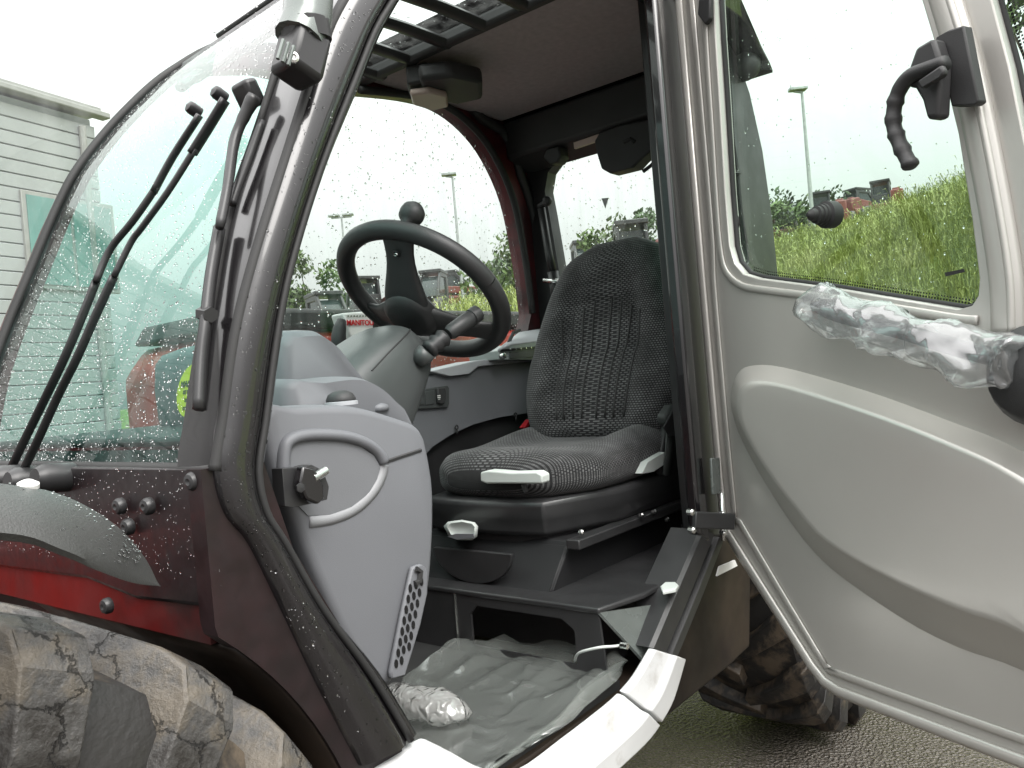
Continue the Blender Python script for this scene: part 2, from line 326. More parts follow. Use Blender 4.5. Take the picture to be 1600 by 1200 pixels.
def grassmat(name, c1, c2, c3):
    m = bpy.data.materials.new(name); m.use_nodes = True; nt = m.node_tree; N = nt.nodes; L = nt.links; b = N['Principled BSDF']
    tc = N.new('ShaderNodeTexCoord'); nz = N.new('ShaderNodeTexNoise'); nz.inputs['Scale'].default_value = 2.2; nz.inputs['Detail'].default_value = 9; nz.inputs['Roughness'].default_value = .7
    L.new(tc.outputs['Object'], nz.inputs['Vector']); rp = N.new('ShaderNodeValToRGB'); e = rp.color_ramp.elements
    e[0].color = (*c1, 1); e[0].position = .32; e[1].color = (*c3, 1); e[1].position = .72; x = e.new(.52); x.color = (*c2, 1)
    L.new(nz.outputs['Fac'], rp.inputs[0]); L.new(rp.outputs[0], b.inputs['Base Color']); b.inputs['Roughness'].default_value = .6
    return m
MT['turf'] = grassmat('turf', (.07,.10,.014), (.12,.17,.025), (.2,.22,.06))
MT['blade'] = grassmat('blade', (.16,.205,.04), (.29,.335,.085), (.46,.46,.2))
# woven seat fabric: rows of short grey dashes on black
def fabric():
    m = bpy.data.materials.new('fabric'); m.use_nodes = True; nt = m.node_tree; N = nt.nodes; L = nt.links; b = N['Principled BSDF']
    tc = N.new('ShaderNodeTexCoord'); br = N.new('ShaderNodeTexBrick'); L.new(tc.outputs['UV'], br.inputs['Vector'])
    br.inputs['Color1'].default_value = (.19,.19,.192,1); br.inputs['Color2'].default_value = (.12,.12,.122,1); br.inputs['Mortar'].default_value = (.024,.024,.025,1)
    br.inputs['Scale'].default_value = 1; br.inputs['Brick Width'].default_value = .0088; br.inputs['Row Height'].default_value = .0060; br.inputs['Mortar Size'].default_value = .0018; br.inputs['Mortar Smooth'].default_value = .25
    nz = N.new('ShaderNodeTexNoise'); nz.inputs['Scale'].default_value = 14; L.new(tc.outputs['UV'], nz.inputs['Vector'])
    mr = N.new('ShaderNodeMapRange'); mr.inputs['From Min'].default_value = .3; mr.inputs['From Max'].default_value = .7; mr.inputs['To Min'].default_value = .45; mr.inputs['To Max'].default_value = 1.15; L.new(nz.outputs['Fac'], mr.inputs['Value'])
    sc = N.new('ShaderNodeVectorMath'); sc.operation = 'SCALE'; L.new(br.outputs['Color'], sc.inputs[0]); L.new(mr.outputs[0], sc.inputs['Scale'])
    L.new(sc.outputs[0], b.inputs['Base Color']); b.inputs['Roughness'].default_value = .85; b.inputs['Specular IOR Level'].default_value = .25; b.inputs['Sheen Weight'].default_value = .15
    bp = N.new('ShaderNodeBump'); bp.inputs['Strength'].default_value = .6; bp.inputs['Distance'].default_value = .002; bp.invert = True
    L.new(br.outputs['Fac'], bp.inputs['Height']); L.new(bp.outputs[0], b.inputs['Normal'])
    return m
MT['fabric'] = fabric()

# ------------------------------------------------------------------ rain beads scattered on a surface, joined into one part
def drops(name, pts, parent, sizes=(.0012,.0035), tall=.55, stretch=1.0, seg=6):
    vs = []; fs = []
    for p, n in pts:
        n = Vector(n).normalized(); t = Vector((0,0,1)); t = t - n*t.dot(n)
        if t.length < .05: t = Vector((1,0,0)); t = t - n*t.dot(n)
        t.normalize(); b = n.cross(t); r = sizes[0] + (sizes[1]-sizes[0])*random.random()**2.2; h = r*tall; st = 1+random.random()*(stretch-1); o = len(vs)
        for rr, hh in ((1, -.05), (.78, .6)):
            for k in range(seg):
                a = 2*pi*k/seg; vs.append(p + t*(cos(a)*r*rr*st) + b*(sin(a)*r*rr) + n*(hh*h))
        vs.append(p + n*h)
        for k in range(seg):
            j = (k+1) % seg; fs.append((o+k, o+j, o+seg+j, o+seg+k)); fs.append((o+seg+k, o+seg+j, o+2*seg))
        fs.append(tuple(o+k for k in reversed(range(seg))))
    m = MB(); m.v = [tuple(v) for v in vs]; m.f = fs
    o = m.build(name, MT['water'], parent, smooth=180, uv=None); o['kind'] = 'stuff'; return o
def text_obj(body, size, mtl, parent, M, name='lettering', extrude=.0004, align='CENTER', bold=0):
    c = bpy.data.curves.new('t', 'FONT'); c.body = body; c.size = size; c.extrude = extrude; c.align_x = align; c.align_y = 'CENTER'; c.offset = bold
    t = bpy.data.objects.new('t', c); COL.objects.link(t); bpy.context.view_layer.update()
    me = bpy.data.meshes.new_from_object(t.evaluated_get(bpy.context.evaluated_depsgraph_get())); me.transform(M)
    bpy.data.objects.remove(t); me.materials.clear(); me.materials.append(mtl); me.name = name
    o = bpy.data.objects.new(name, me); COL.objects.link(o); attach(o, parent); return o
def frame(o, x, y):
    x = Vector(x).normalized(); z = x.cross(Vector(y)).normalized(); y = z.cross(x); M = Matrix((x, y, z)).transposed().to_4x4(); M.translation = Vector(o); return M
#@@SETTING
# ================================================================== SETTING
def smst(a, b, x):
    t = min(max((x-a)/(b-a), 0), 1); return t*t*(3-2*t)
GZ = .2                                               # level of the yard
def terrain(x, y):
    r = smst(-6.2, -11.0, x)
    s = .115*smst(-24, -6, y)
    edge = 1 - .5*smst(-9, -13, y)
    h = (2.42 + .62*smst(-4.0, .4, y))*r + s*max(0, -x-10.8)
    return GZ + h*max(edge, 0) + r*.12*fbm((x*.35, y*.35, 3)) - .02
m = MB(); m.grid([[V(-300, -300, GZ), V(300, -300, GZ)], [V(-300, 300, GZ), V(300, 300, GZ)]])
tag(m.build('ground', MT['asphalt']), kind='structure')
xs = list(np.arange(-5.6, -14, -.28)) + list(np.arange(-14, -70, -2.5)); ys = list(np.arange(-60, -14, 2.0)) + list(np.arange(-14, 5, .3)) + list(np.arange(5, 40, 2.5))
m = MB(); m.grid([[V(x, y, terrain(x, y)) for y in ys] for x in xs])
tag(m.build('grassy_hill', MT['turf'], smooth=180), kind='structure')
def grass(n, x0, x1, y0, y1, lo, hi, w):
    vs = []; fs = []
    for i in range(n):
        cx = random.uniform(x0, x1); cy = random.uniform(y0, y1); cl = .55+.6*fbm((cx*1.3, cy*1.3, 9), 2)
        if random.random() > .35+cl: continue
        cz = terrain(cx, cy)
        if cz < GZ+.02: continue
        h = random.uniform(lo, hi)*(.6+.6*max(cl, .2)); a = random.uniform(0, 2*pi); bx, by = cos(a)*h*random.uniform(.15, .75), sin(a)*h*random.uniform(.15, .75)
        px, py = -sin(a)*w, cos(a)*w; o = len(vs)
        vs += [(cx-px, cy-py, cz-.02), (cx+px, cy+py, cz-.02), (cx+bx*.3+px*.8, cy+by*.3+py*.8, cz+h*.6), (cx+bx*.3-px*.8, cy+by*.3-py*.8, cz+h*.6), (cx+bx, cy+by, cz+h*.92)]
        fs += [(o, o+1, o+2, o+3), (o+3, o+2, o+4)]
        if random.random() < .16:
            q = len(vs); tx, ty, tz = cx+bx, cy+by, cz+h*.92; dx, dy = cos(a), sin(a); L = random.uniform(.05, .11)
            vs += [(tx, ty, tz-.03), (tx+dx*.03-px*1.6, ty+dy*.03-py*1.6, tz+L*.4), (tx+dx*.08, ty+dy*.08, tz+L*.25), (tx+dx*.03+px*1.6, ty+dy*.03+py*1.6, tz+L*.35)]
            fs += [(q, q+1, q+2, q+3)]
    return vs, fs
vs, fs = grass(56000, -11.6, -6.0, -4.2, 1.4, .14, .40, .0042); m = MB(); m.add(vs, fs)
vs, fs = grass(20000, -11.6, -6.3, -14, -4.0, .2, .5, .009); m.add(vs, fs)
tag(m.build('tall_grass', MT['blade'], smooth=None, uv=[(0, 0)]*len(m.v)), 'long green grass going to seed on the bank', 'grass', kind='stuff')

# ---- corrugated warehouse at the far side of the yard
wdir = V(sin(radians(76)), cos(radians(76)), 0); wnor = V(cos(radians(76)), -sin(radians(76)), 0)*-1
E0 = bearing(186, 15.0) + V(0,0,GZ); WL = 27.0
def wallpt(px, py, off=0): return PP(px, py, E0+wnor*off, wnor)
eave = wallpt(172, 192).z; print('eave', eave, wallpt(0, 142).z)
wh = thing('warehouse', 'pale grey warehouse clad in long horizontal boards, beside the windscreen', 'warehouse', tuple(E0 + wdir*WL/2))
eave = wallpt(60, 163).z - GZ
m = MB(); d = V(-wnor.x, -wnor.y, 0)
m.prism([[E0+d*.05, E0+wdir*WL+d*.05, E0+wdir*WL+d*14, E0+d*14]], (0, 0, eave)); m.build('wall', MT['wall_dark'], wh, smooth=None)
nb = 28; bh = (eave-.12)/nb
m = MB(); m.prism([[V(0,0,0), V(0,-.035,.012), V(0,-.045,bh-.022), V(0,-.012,bh-.006), V(0,.01,bh-.006), V(0,.01,0)]], (WL, 0, 0))
plank = m.build('cladding_board', MT['siding'], None, smooth=None)
for i in range(nb):
    o = plank if i == 0 else plank.copy()
    if i: COL.objects.link(o)
    attach(o, wh); o.matrix_basis = frame(E0 + V(0,0,i*bh), wdir, (-wnor)) if False else Matrix.Translation(E0 + V(0,0,i*bh)) @ Matrix.Rotation(atan2(wdir.y, wdir.x), 4, 'Z') @ Matrix.Scale(-1 if (Matrix.Rotation(atan2(wdir.y, wdir.x), 3, 'Z') @ V(0,-1,0)).dot(wnor) < 0 else 1, 4, V(0,1,0))
m = MB(); m.bar(E0-wdir*.2+wnor*.12+V(0,0,eave+.06), E0+wdir*(WL+.2)+wnor*.12+V(0,0,eave+.06), .20, .10); m.build('gutter', MT['trim'], wh, bevel=.02)
m = MB(); m.prism([[E0-wdir*.2+V(0,0,eave+.12), E0+wdir*WL+V(0,0,eave+.12), E0+wdir*WL+d*14+V(0,0,eave+.3), E0-wdir*.2+d*14+V(0,0,eave+.3)]], (0,0,.12)); m.build('roof', MT['trim'], wh)
a = wallpt(128, 195, .09); m = MB(); m.tube([V(a.x, a.y, eave), V(a.x, a.y, .3)], .055, 10); m.build('downpipe', MT['trim'], wh)
w0 = wallpt(34, 337, .06); w1 = wallpt(76, 412, .06); ww = 1.05
m = MB(); m.bar(V(w0.x, w0.y, (w0.z+w1.z)/2), V(w0.x, w0.y, (w0.z+w1.z)/2)-wdir*1.6, .06, 1.5); wf = m.build('window', MT['trim'], wh, bevel=.01)
for k in range(2):
    m = MB(); m.bar(V(w0.x, w0.y, (w0.z+w1.z)/2)-wdir*(.07+.76*k)+wnor*.03, V(w0.x, w0.y, (w0.z+w1.z)/2)-wdir*(.77+.76*k)+wnor*.03, .03, 1.36); m.build('pane', MT['win'], wf)

# ---- lamp posts on the rising ground behind
def lamp_post(px, py, dist, label, two=False):
    b = bearing2(px, py, dist); zt = CAM.z + (590-.087*(px-800)-py)/FPX*dist*cos(math.atan((px-800)/FPX)); zb = max(terrain(b.x, b.y), 0)
    t = thing('lamp_post', label, 'lamp post', (b.x, b.y, zb), 'yard lamp posts')
    m = MB(); m.tube([V(b.x, b.y, zb-.1), V(b.x, b.y, zt)], [.075, .04], 10); m.build('pole', MT['post'], t)
    r = Vector((CR.x, CR.y, 0)).normalized()
    m = MB()
    if two: m.bar(V(b.x, b.y, zt)-r*.5, V(b.x, b.y, zt)+r*.5, .07, .07)
    else: m.bar(V(b.x, b.y, zt), V(b.x, b.y, zt+.05)-r*.25, .06, .06)
    m.build('arm', MT['post'], t)
    for s in ((-1, 1) if two else (-1,)):
        m = MB(); c = V(b.x, b.y, zt+.06)+r*(s*.34 if two else -.1); m.prism([[c-r*.3+CF*.12, c+r*.25+CF*.16, c+r*.25-CF*.16, c-r*.3-CF*.12]], (0,0,.1)); m.build('lamp_head', MT['post'], t, bevel=.02)
lamp_post(1253, 152, 27, 'tall grey lamp post seen through the open door window')
lamp_post(708, 279, 30, 'slim lamp post seen through the side window right of the steering wheel knob')
lamp_post(535, 341, 40, 'distant double headed lamp post seen left of the steering wheel', True)

# ---- parked machines on the plateau
def machine_proto():
    t = thing('parked_telehandler', 'x', 'telehandler', (0,0,0), 'machines parked on the high ground')
    m = MB(); m.prism([[V(-1.9,-.7,.45), V(1.6,-.7,.45), V(1.7,-.7,.8), V(.6,-.7,.95), V(-1.3,-.7,1.15), V(-2.0,-.7,1.1)]], (0,1.4,0)); m.build('chassis', MT['far_red'], t, bevel=.05)
    m = MB(); m.prism([[V(-.75,-.05,.95), V(.65,-.05,.9), V(.78,-.05,1.3), V(.55,-.05,1.85), V(.2,-.05,2.25), V(-.8,-.05,2.3), V(-.9,-.05,1.5)], [V(-.62,-.05,1.4), V(-.62,-.05,2.1), V(.12,-.05,2.08), V(.42,-.05,1.75), V(.58,-.05,1.35)]], (0,.08,0))
    m.prism([[V(-.75,.67,.95), V(.65,.67,.9), V(.78,.67,1.3), V(.55,.67,1.85), V(.2,.67,2.25), V(-.8,.67,2.3), V(-.9,.67,1.5)], [V(-.62,.67,1.4), V(-.62,.67,2.1), V(.12,.67,2.08), V(.42,.67,1.75), V(.58,.67,1.35)]], (0,.08,0))
    m.box((-.3,.35,2.3), (1.15,.85,.12)); m.box((-.82,.35,1.35), (.08,.7,.7)); m.box((0,.35,1.02), (1.3,.7,.2)); m.box((-.78,.0,1.9),(.08,.08,.7)); m.box((-.78,.7,1.9),(.08,.08,.7)); m.build('cab', MT['satin_black'], t, bevel=.02)
    m = MB(); m.prism([[V(-.6,.0,1.38), V(-.6,.0,2.12), V(.1,.0,2.1), V(.45,.0,1.77), V(.62,.0,1.33)]], (0,.7,0)); m.build('glazing', MT['cabglass'], t)
    m = MB(); m.bar((-1.9,-.35,1.55), (2.4,-.35,1.05), .32, .34); m.build('boom', MT['far_red'], t, bevel=.03)
    m = MB(); m.prism([[V(-2.1,-.62,.7), V(-1.2,-.62,.7), V(-1.1,-.62,1.35), V(-1.5,-.62,1.7), V(-2.1,-.62,1.6)]], (0,.5,0)); m.build('engine_cover', MT['far_red'], t, bevel=.05)
    for x in (-1.3, 1.25):
        for y in (-.85, .85):
            m = MB(); m.lathe([(.2,-.17),(.5,-.17),(.58,-.1),(.6,0),(.58,.1),(.5,.17),(.2,.17)], (x,y,.6), (0,1,0), 20); w = m.build('wheel', MT['tyre'], t)
    return t
def copy_thing(root, loc, rz, label, sc=1.0):
    r = root.copy(); COL.objects.link(r); r.location = loc; r.rotation_euler = (0, 0, rz); r.scale = (sc,)*3; r['label'] = label; ROOTLOC[r.name] = Vector((0,0,0))
    for ch in root.children:
        c = ch.copy(); COL.objects.link(c); c.parent = r
        for g in ch.children:
            d = g.copy(); COL.objects.link(d); d.parent = c
    return r
mp = machine_proto()
spots = [(1292, 294, 33, 200, 'black cabbed machine on the hill crest beside the lamp post seen through the door glass'),
         (1352, 287, 37, 160, 'middle one of the three machines above the grass in the door window'),
         (1388, 276, 34, 190, 'machine highest on the bank, nearest the black door handle'),
         (1214, 312, 36, 20, 'machine half hidden by the dark rear corner of the cab'),
         (492, 452, 24, 70, 'red machine seen low behind the steering wheel at the front pillar'),
         (578, 433, 30, 250, 'dark machine seen inside the left gap of the steering wheel'),
         (660, 421, 30, 30, 'red machine seen inside the right gap of the steering wheel'),
         (705, 412, 33, 120, 'machine seen beside the rim on the side window, below the lamp post'),
         (897, 375, 26, 40, 'machine seen through the rear window left of the seat back'),
         (1003, 347, 21, 215, 'red machine with raised cab seen just above the seat back')]
for i, (px, py, dist, rz, lab) in enumerate(spots):
    b = bearing2(px, py, dist); zt = CAM.z + (590-.087*(px-800)-py)/FPX*dist*cos(math.atan((px-800)/FPX)); sc = 1.0
    sc = .82 if dist > 32 else 1.0; zb = zt - 2.36*sc - (.3 if dist > 32 else .1)
    if i == 0: mp.scale = (sc,)*3; mp.location = (b.x, b.y, zb); mp.rotation_euler = (0,0,radians(rz)); mp['label'] = lab
    else: copy_thing(mp, (b.x, b.y, zb), radians(rz), lab, sc)

# ---- trees and shrubs
def tree(name, label, base, h, rad, nleaf, ls, mt, trunk_h, cat='tree', group=None, squash=1.0):
    t = thing(name, label, cat, tuple(base), group); B = Vector(base)
    m = MB(); tops = []
    m.tube([B-V(0,0,.2), B+V(.05,.02,trunk_h*.6), B+V(0,.05,h*.7)], [rad*.09, rad*.065, rad*.02], 8)
    cl = []
    for k in range(11):
        a = random.uniform(0, 2*pi); e = random.uniform(.15, 1.0); rr = rad*random.uniform(.35, .8)*sqrt(max(1-(e-.45)**2*1.8, .12))
        c = B + V(cos(a)*rr, sin(a)*rr, trunk_h + (h-trunk_h)*e*squash)
        m.tube([B+V(0,0,trunk_h*.6+(h*.7-trunk_h*.6)*random.random()*.6), (B+c)/2+V(0,0,c.z*.03+.1*rad), c], [rad*.03, rad*.02, rad*.006], 5); cl.append((c, rad*random.uniform(.28, .5)))
    m.build('trunk', MT['bark'], t)
    vs = []; fs = []
    for k in range(nleaf):
        c, r = random.choice(cl); q = Vector((random.gauss(0,1), random.gauss(0,1), random.gauss(0,.8))); q = q.normalized()*r*(random.random()**.45)
        p = c+q; n = Vector((random.gauss(0,1), random.gauss(0,1), random.gauss(.4,1))).normalized(); x = n.orthogonal().normalized(); y = n.cross(x); s = ls*random.uniform(.6, 1.3); o = len(vs)
        vs += [p-x*s, p-y*s*.45+n*s*.1, p+x*s, p+y*s*.45+n*s*.1]; fs.append((o, o+1, o+2, o+3))
    m = MB(); m.v = [tuple(v) for v in vs]; m.f = fs; o = m.build('crown', mt, t, smooth=None, uv=[(0,0)]*len(vs)); return t
def tree_px(px, ytop, dist, hh, rad, n, ls, mt, name, label, trunk, cat='tree'):
    b = bearing2(px, ytop, dist); zt = CAM.z + (590-.087*(px-800)-ytop)/FPX*dist*cos(math.atan((px-800)/FPX))
    tree(name, label, (b.x, b.y, zt-hh), hh, rad, n, ls, mt, trunk, cat)
tree_px(492, 412, 38, 5.5, 1.9, 2600, .16, MT['leaf'], 'round_tree', 'round green tree seen left of the steering wheel rim', 1.3)
tree_px(775, 388, 17, 2.6, 1.1, 2600, .075, MT['leaf'], 'bank_shrub', 'bushy green shrub on the bank seen beside the rear side post', .3, 'shrub')
tree_px(815, 405, 18, 2.2, 1.0, 1800, .075, MT['leaf_dark'], 'bank_shrub', 'darker shrub right against the red rear post of the side window', .3, 'shrub')
tree_px(958, 345, 24, 4.0, 1.3, 2200, .10, MT['leaf'], 'slim_tree', 'slim pale tree seen through the rear window above the seat', .6)
tree_px(985, 352, 27, 3.6, 1.2, 1800, .10, MT['leaf_dark'], 'slim_tree', 'darker tree beside the red machine above the seat back', .6)
tree_px(1250, 318, 36, 4.0, 2.0, 2200, .14, MT['leaf_dark'], 'hill_shrub', 'grey green shrub at the foot of the lamp post on the hill', .5, 'shrub')
tree_px(1228, 322, 34, 3.4, 1.6, 1600, .14, MT['leaf'], 'hill_shrub', 'shrub between the cab corner and the lamp post on the hill', .5, 'shrub')
b = bearing(1745, 8.5); tree('leafy_tree', 'leafy tree at the right edge of the door glass', (b.x, b.y, terrain(b.x, b.y)), 4.2, 1.15, 4200, .06, MT['leaf'], 1.0)
#@@MACHINE
# ================================================================== TELEHANDLER
TL = thing('telehandler', 'red and black telehandler with its silver cab door swung open', 'telehandler', (-1.5, -.45, 0))
YR = -.88
# ---- front door pillar, one rounded section swept from the roof rail down to the sill
FR = [((-1.70,2.325),(-1.70,2.235)), ((-1.3,2.31),(-1.3,2.21)), ((-1.08,2.255),(-1.12,2.15)), ((-.92,2.15),(-.98,2.06)), ((-.80,2.03),(-.868,1.998)),
      ((-.706,1.911),(-.79,1.905)), ((-.655,1.823),(-.735,1.812)), ((-.587,1.675),(-.66,1.682)), ((-.537,1.564),(-.601,1.555)), ((-.503,1.476),(-.572,1.465)),
      ((-.479,1.385),(-.548,1.372)), ((-.466,1.331),(-.533,1.316)), ((-.474,1.28),(-.538,1.268)), ((-.50,1.24),(-.558,1.227)), ((-.533,1.159),(-.604,1.138)),
      ((-.575,1.05),(-.675,1.036)), ((-.625,.934),(-.732,.932))]
def interp_pairs(P, k=5):
    a = cr([V(p[0][0], 0, p[0][1]) for p in P], k); b = cr([V(p[1][0], 0, p[1][1]) for p in P], k); return list(zip(a, b))
SEC = [(-.03,-.075),(-.03,-.03),(0,-.008),(.06,.002),(.25,.008),(.5,.010),(.66,.006),(.72,-.001),(.77,-.004),(.9,-.004),(.97,-.008),(1,-.018),(1,-.075)]
def sweep(P, sec=SEC, k=5):
    rings = []
    for o, i in interp_pairs(P, k): rings.append([o + (i-o)*s + V(0, y, 0) for s, y in sec])
    return rings
m = MB(); RG = sweep(FR); m.loft(RG); pillar = m.build('front_pillar', MT['black_paint'], TL, smooth=50)
pts = []
for _ in range(1150):
    i = random.randrange(20, len(RG)-2); t = random.random(); j = random.choice([2,3,3,4,4,4,5,5,6,6,8,9]); u = random.random()
    a = RG[i][j].lerp(RG[i][j+1], u); b = RG[i+1][j].lerp(RG[i+1][j+1], u); p = a.lerp(b, t)
    n = (RG[i+1][j]-RG[i][j]).cross(RG[i][j+1]-RG[i][j]); n = n if n.y > 0 else -n; pts.append((p, n))
drops('rain_beads', pts, pillar, (.0006,.0021), .38, 1.3)
m = MB(); m.tube([i.lerp(o, .1) + V(0,-.03,0) for o, i in interp_pairs(FR, 4)], .009, 8); m.build('door_seal', MT['rubber'], TL, smooth=180)
m = MB(); m.tube([i.lerp(o, .2) + V(0,.0,0) for o, i in interp_pairs(FR[4:], 4)], .005, 6); m.build('seal_lip', MT['rubber'], TL, smooth=180)
# ---- rear door pillar and lower chamfer
m = MB(); m.prism([[V(-1.594,0,1.02), V(-1.594,0,2.24), V(-1.64,0,2.24), V(-1.64,0,.99)]], (0,-.03,0)); m.build('rear_pillar', MT['black_paint'], TL, bevel=.008)
m = MB(); m.prism([[V(-1.642,-.012,1.0), V(-1.642,-.012,2.26), V(-1.87,-.060,2.26), V(-1.87,-.060,.96)]], (0,-.02,0)); m.build('pillar_seal', MT['rubber'], TL, bevel=.006)
m = MB(); m.bar((-1.645,.003,1.55), (-1.645,.003,2.14), .004, .010); m.build('edge_strip', MT['satin_black'], TL)
CH = [((-1.73,.98),(-1.61,1.03)), ((-1.60,.885),(-1.48,.94)), ((-1.465,.795),(-1.352,.85))]
m = MB(); m.loft(sweep(CH, [(0,-.08),(0,-.02),(.1,-.004),(.3,-.004),(.34,-.016),(.5,-.016),(.54,-.002),(.95,-.002),(1,-.01),(1,-.08)], 4)); m.build('lower_rail', MT['satin_black'], TL, smooth=30)
SL = [((-1.462,.793),(-1.353,.848)), ((-1.40,.733),(-1.285,.818)), ((-1.345,.708),(-1.235,.806))]
S2 = [((-1.338,.705),(-1.228,.805)), ((-1.275,.692),(-1.18,.80)), ((-1.1,.685),(-1.05,.795)), ((-.92,.685),(-.93,.795)), ((-.80,.73),(-.85,.832)), ((-.70,.82),(-.785,.885)), ((-.632,.92),(-.738,.922))]
ws = [(-.02,-.04),(-.02,.0),(.02,.012),(.42,.016),(.5,.008),(.56,.006),(.95,.002),(1,-.004),(1.0,-.012)]
m = MB(); m.loft(sweep(SL, ws, 4)); m.build('sill_corner', MT['white_paint'], TL, smooth=35, bevel=.003)
m = MB(); m.loft(sweep(S2, ws, 4)); m.build('sill', MT['white_paint'], TL, smooth=35, bevel=.003)

# ---- windscreen: a curved sheet between the two front pillars
GP = cr([V(-.462,0,1.325), V(-.479,0,1.385), V(-.503,0,1.476), V(-.537,0,1.564), V(-.587,0,1.675), V(-.655,0,1.823), V(-.706,0,1.911), V(-.80,0,2.03), V(-.92,0,2.15), V(-1.08,0,2.255), V(-1.3,0,2.282), V(-1.5,0,2.285)], 6)
def gx(z, y):
    for i in range(len(GP)-1):
        if GP[i].z <= z <= GP[i+1].z: return GP[i].x + (GP[i+1].x-GP[i].x)*(z-GP[i].z)/(GP[i+1].z-GP[i].z) - .01 - .035*(-y/.88)
    return (GP[0].x if z < GP[0].z else GP[-1].x) - .01 - .035*(-y/.88)
def gnorm(z, y):
    dx = (gx(z+.01, y)-gx(z-.01, y))/.02; return V(1, 0, -dx).normalized()
def WS(px, py, off=0):
    r = ray(px, py); a, b = .3, 3.2
    f = lambda t: (CAM+r*t).x - gx((CAM+r*t).z, (CAM+r*t).y) - off*1.08
    for _ in range(40):
        c = (a+b)/2
        if f(c) > 0: a = c
        else: b = c
    return CAM+r*a
def wsurf(i, y, off=0):
    p = GP[i]; q = V(p.x-.01-.035*(-y/.88), y, p.z); t = (GP[min(i+1, len(GP)-1)]-GP[max(i-1, 0)]).normalized(); return q + V(t.z, 0, -t.x)*off
nW = 50; yW = [ -.012 - (.86)*k/14 for k in range(15)]
m = MB(); m.grid([[wsurf(i, y) for y in yW] for i in range(nW)]); wsg = m.build('windscreen', MT['ws_glass'], TL, smooth=180, uv=[(0,0)]*(nW*15))
# black printed border on the inner face of the glass
m = MB()
for i0, i1, ya, yb in ((0, nW-1, -.012, -.03), (0, nW-1, -.862, -.875), (0, 3, -.03, -.845)):
    m.grid([[wsurf(i, ya+(yb-ya)*k/4, -.003) for k in range(5)] for i in range(i0, i1+1)])
m.build('glass_border', MT['dot_black'], wsg, smooth=180)
m = MB()
for r_ in range(3):
    for i in range(int((nW-6)*4)):
        ii = 2+i/4; a = int(ii); p = wsurf(a, -.034-.006*r_, -.0025).lerp(wsurf(a+1, -.034-.006*r_, -.0025), ii-a); n = V(1,0,.4).normalized(); x = V(0,1,0); y = n.cross(x); s = .0021-.0005*r_
        m.add([p-x*s-y*s, p+x*s-y*s, p+x*s+y*s, p-x*s+y*s], [(0,1,2,3)])
o = m.build('border_dots', MT['dot_black'], wsg, smooth=None); o['kind'] = 'stuff'
m = MB(); m.tube([wsurf(i, -.004, .004) for i in range(0, nW)], .008, 6); m.build('screen_seal', MT['rubber'], TL, smooth=180)
m = MB(); m.tube([wsurf(i, YR, .004) for i in range(0, nW+12)], .009, 6); m.build('screen_seal', MT['rubber'], TL, smooth=180)
m = MB(); m.tube([wsurf(0, y, .004) for y in yW], .009, 6); m.build('screen_seal', MT['rubber'], TL, smooth=180)
pts = []
for _ in range(9000):
    i = random.randrange(1, nW-2); y = random.uniform(-.03, -.85); t = random.random(); p = wsurf(i, y, .0005).lerp(wsurf(i+1, y, .0005), t); pts.append((p, gnorm(p.z, p.y)))
drops('rain_beads', pts, wsg, (.0006,.0018), .42, 1.4)
# yellow round sticker inside the glass
stc = WS(300, 610, -.004); stn = gnorm(stc.z, stc.y); stx = V(0,1,0); sty = stn.cross(stx); sty = sty if sty.z > 0 else -sty
m = MB(); m.lathe([(.0001,0),(.033,0),(.033,.001),(.0001,.001)], stc, stn, 32); stk = m.build('sticker', MT['yellow'], wsg)
for k, (tx, s) in enumerate((('MANITOU', .011), ('LE TELESCO', .0065), ('ROLLED', .006), ('CONTROL', .0055))):
    text_obj(tx, s, MT['ink'], wsg, frame(stc + stn*.0016 + sty*(.008-.010*k), stx, sty), bold=.0002)

# ---- cab front wall below the glass, with the red chassis under it
FXC, FZC, FWR = -.08, .73, .53                         # front axle and tyre radius
def arcp(r, a, y): return V(FXC - r*sin(radians(a)), y, FZC + r*cos(radians(a)))
m = MB(); m.prism([[V(-.462,-.012,1.33), V(-.462,YR,1.33), V(-.462,YR,1.16), V(-.462,-.34,1.178), V(-.462,-.2,1.165), V(-.462,-.012,1.175)]], (-.03,0,0)); m.build('front_panel', MT['black_panel'], TL, bevel=.006)
m = MB(); m.prism([[V(-.468,-.045,1.19), V(-.468,YR,1.19), V(-.468,YR,1.12), V(-.468,-.045,1.13)]], (-.02,0,0)); m.build('chassis_front', MT['red_grimy'], TL)
m = MB(); m.grid([[arcp(.562, a, y) for y in (-.012,-.1,-.3,-.5,-.6)] for a in range(45, 125, 4)]); m.build('wheel_arch', MT['dark_grime'], TL, smooth=60, solid=.006)
AR = [arcp(.562, a, -.006) for a in range(42, 100, 3)]
m = MB(); m.prism([[V(-.453,-.006,1.33), V(-.53,-.006,1.33), V(-.56,-.006,1.22), V(-.64,-.006,1.07), V(-.70,-.006,.92), V(-.71,-.006,.66)] + AR[::-1] + [V(-.453,-.006,1.16)]], (0,-.03,0)); m.build('corner_panel', MT['black_red_reflection'], TL, smooth=30)
for px, py in ((192, 790), (236, 790), (306, 751), (205, 822), (172, 945)):
    c = PX(px, py, -.458); m = MB(); m.lathe([(.0085,0),(.0105,.001),(.0105,.006),(.008,.010),(.004,.011),(.0001,.009)], c, (1,.15,0), 14); m.build('bolt', MT['satin_black'], TL)
pts = []
for _ in range(900):
    p = V(-.4618, random.uniform(0,-.8), random.uniform(1.2,1.33)); pts.append((p, V(1,0,0)))
drops('rain_beads', pts, TL, (.0004,.0012), .35, 1.5)
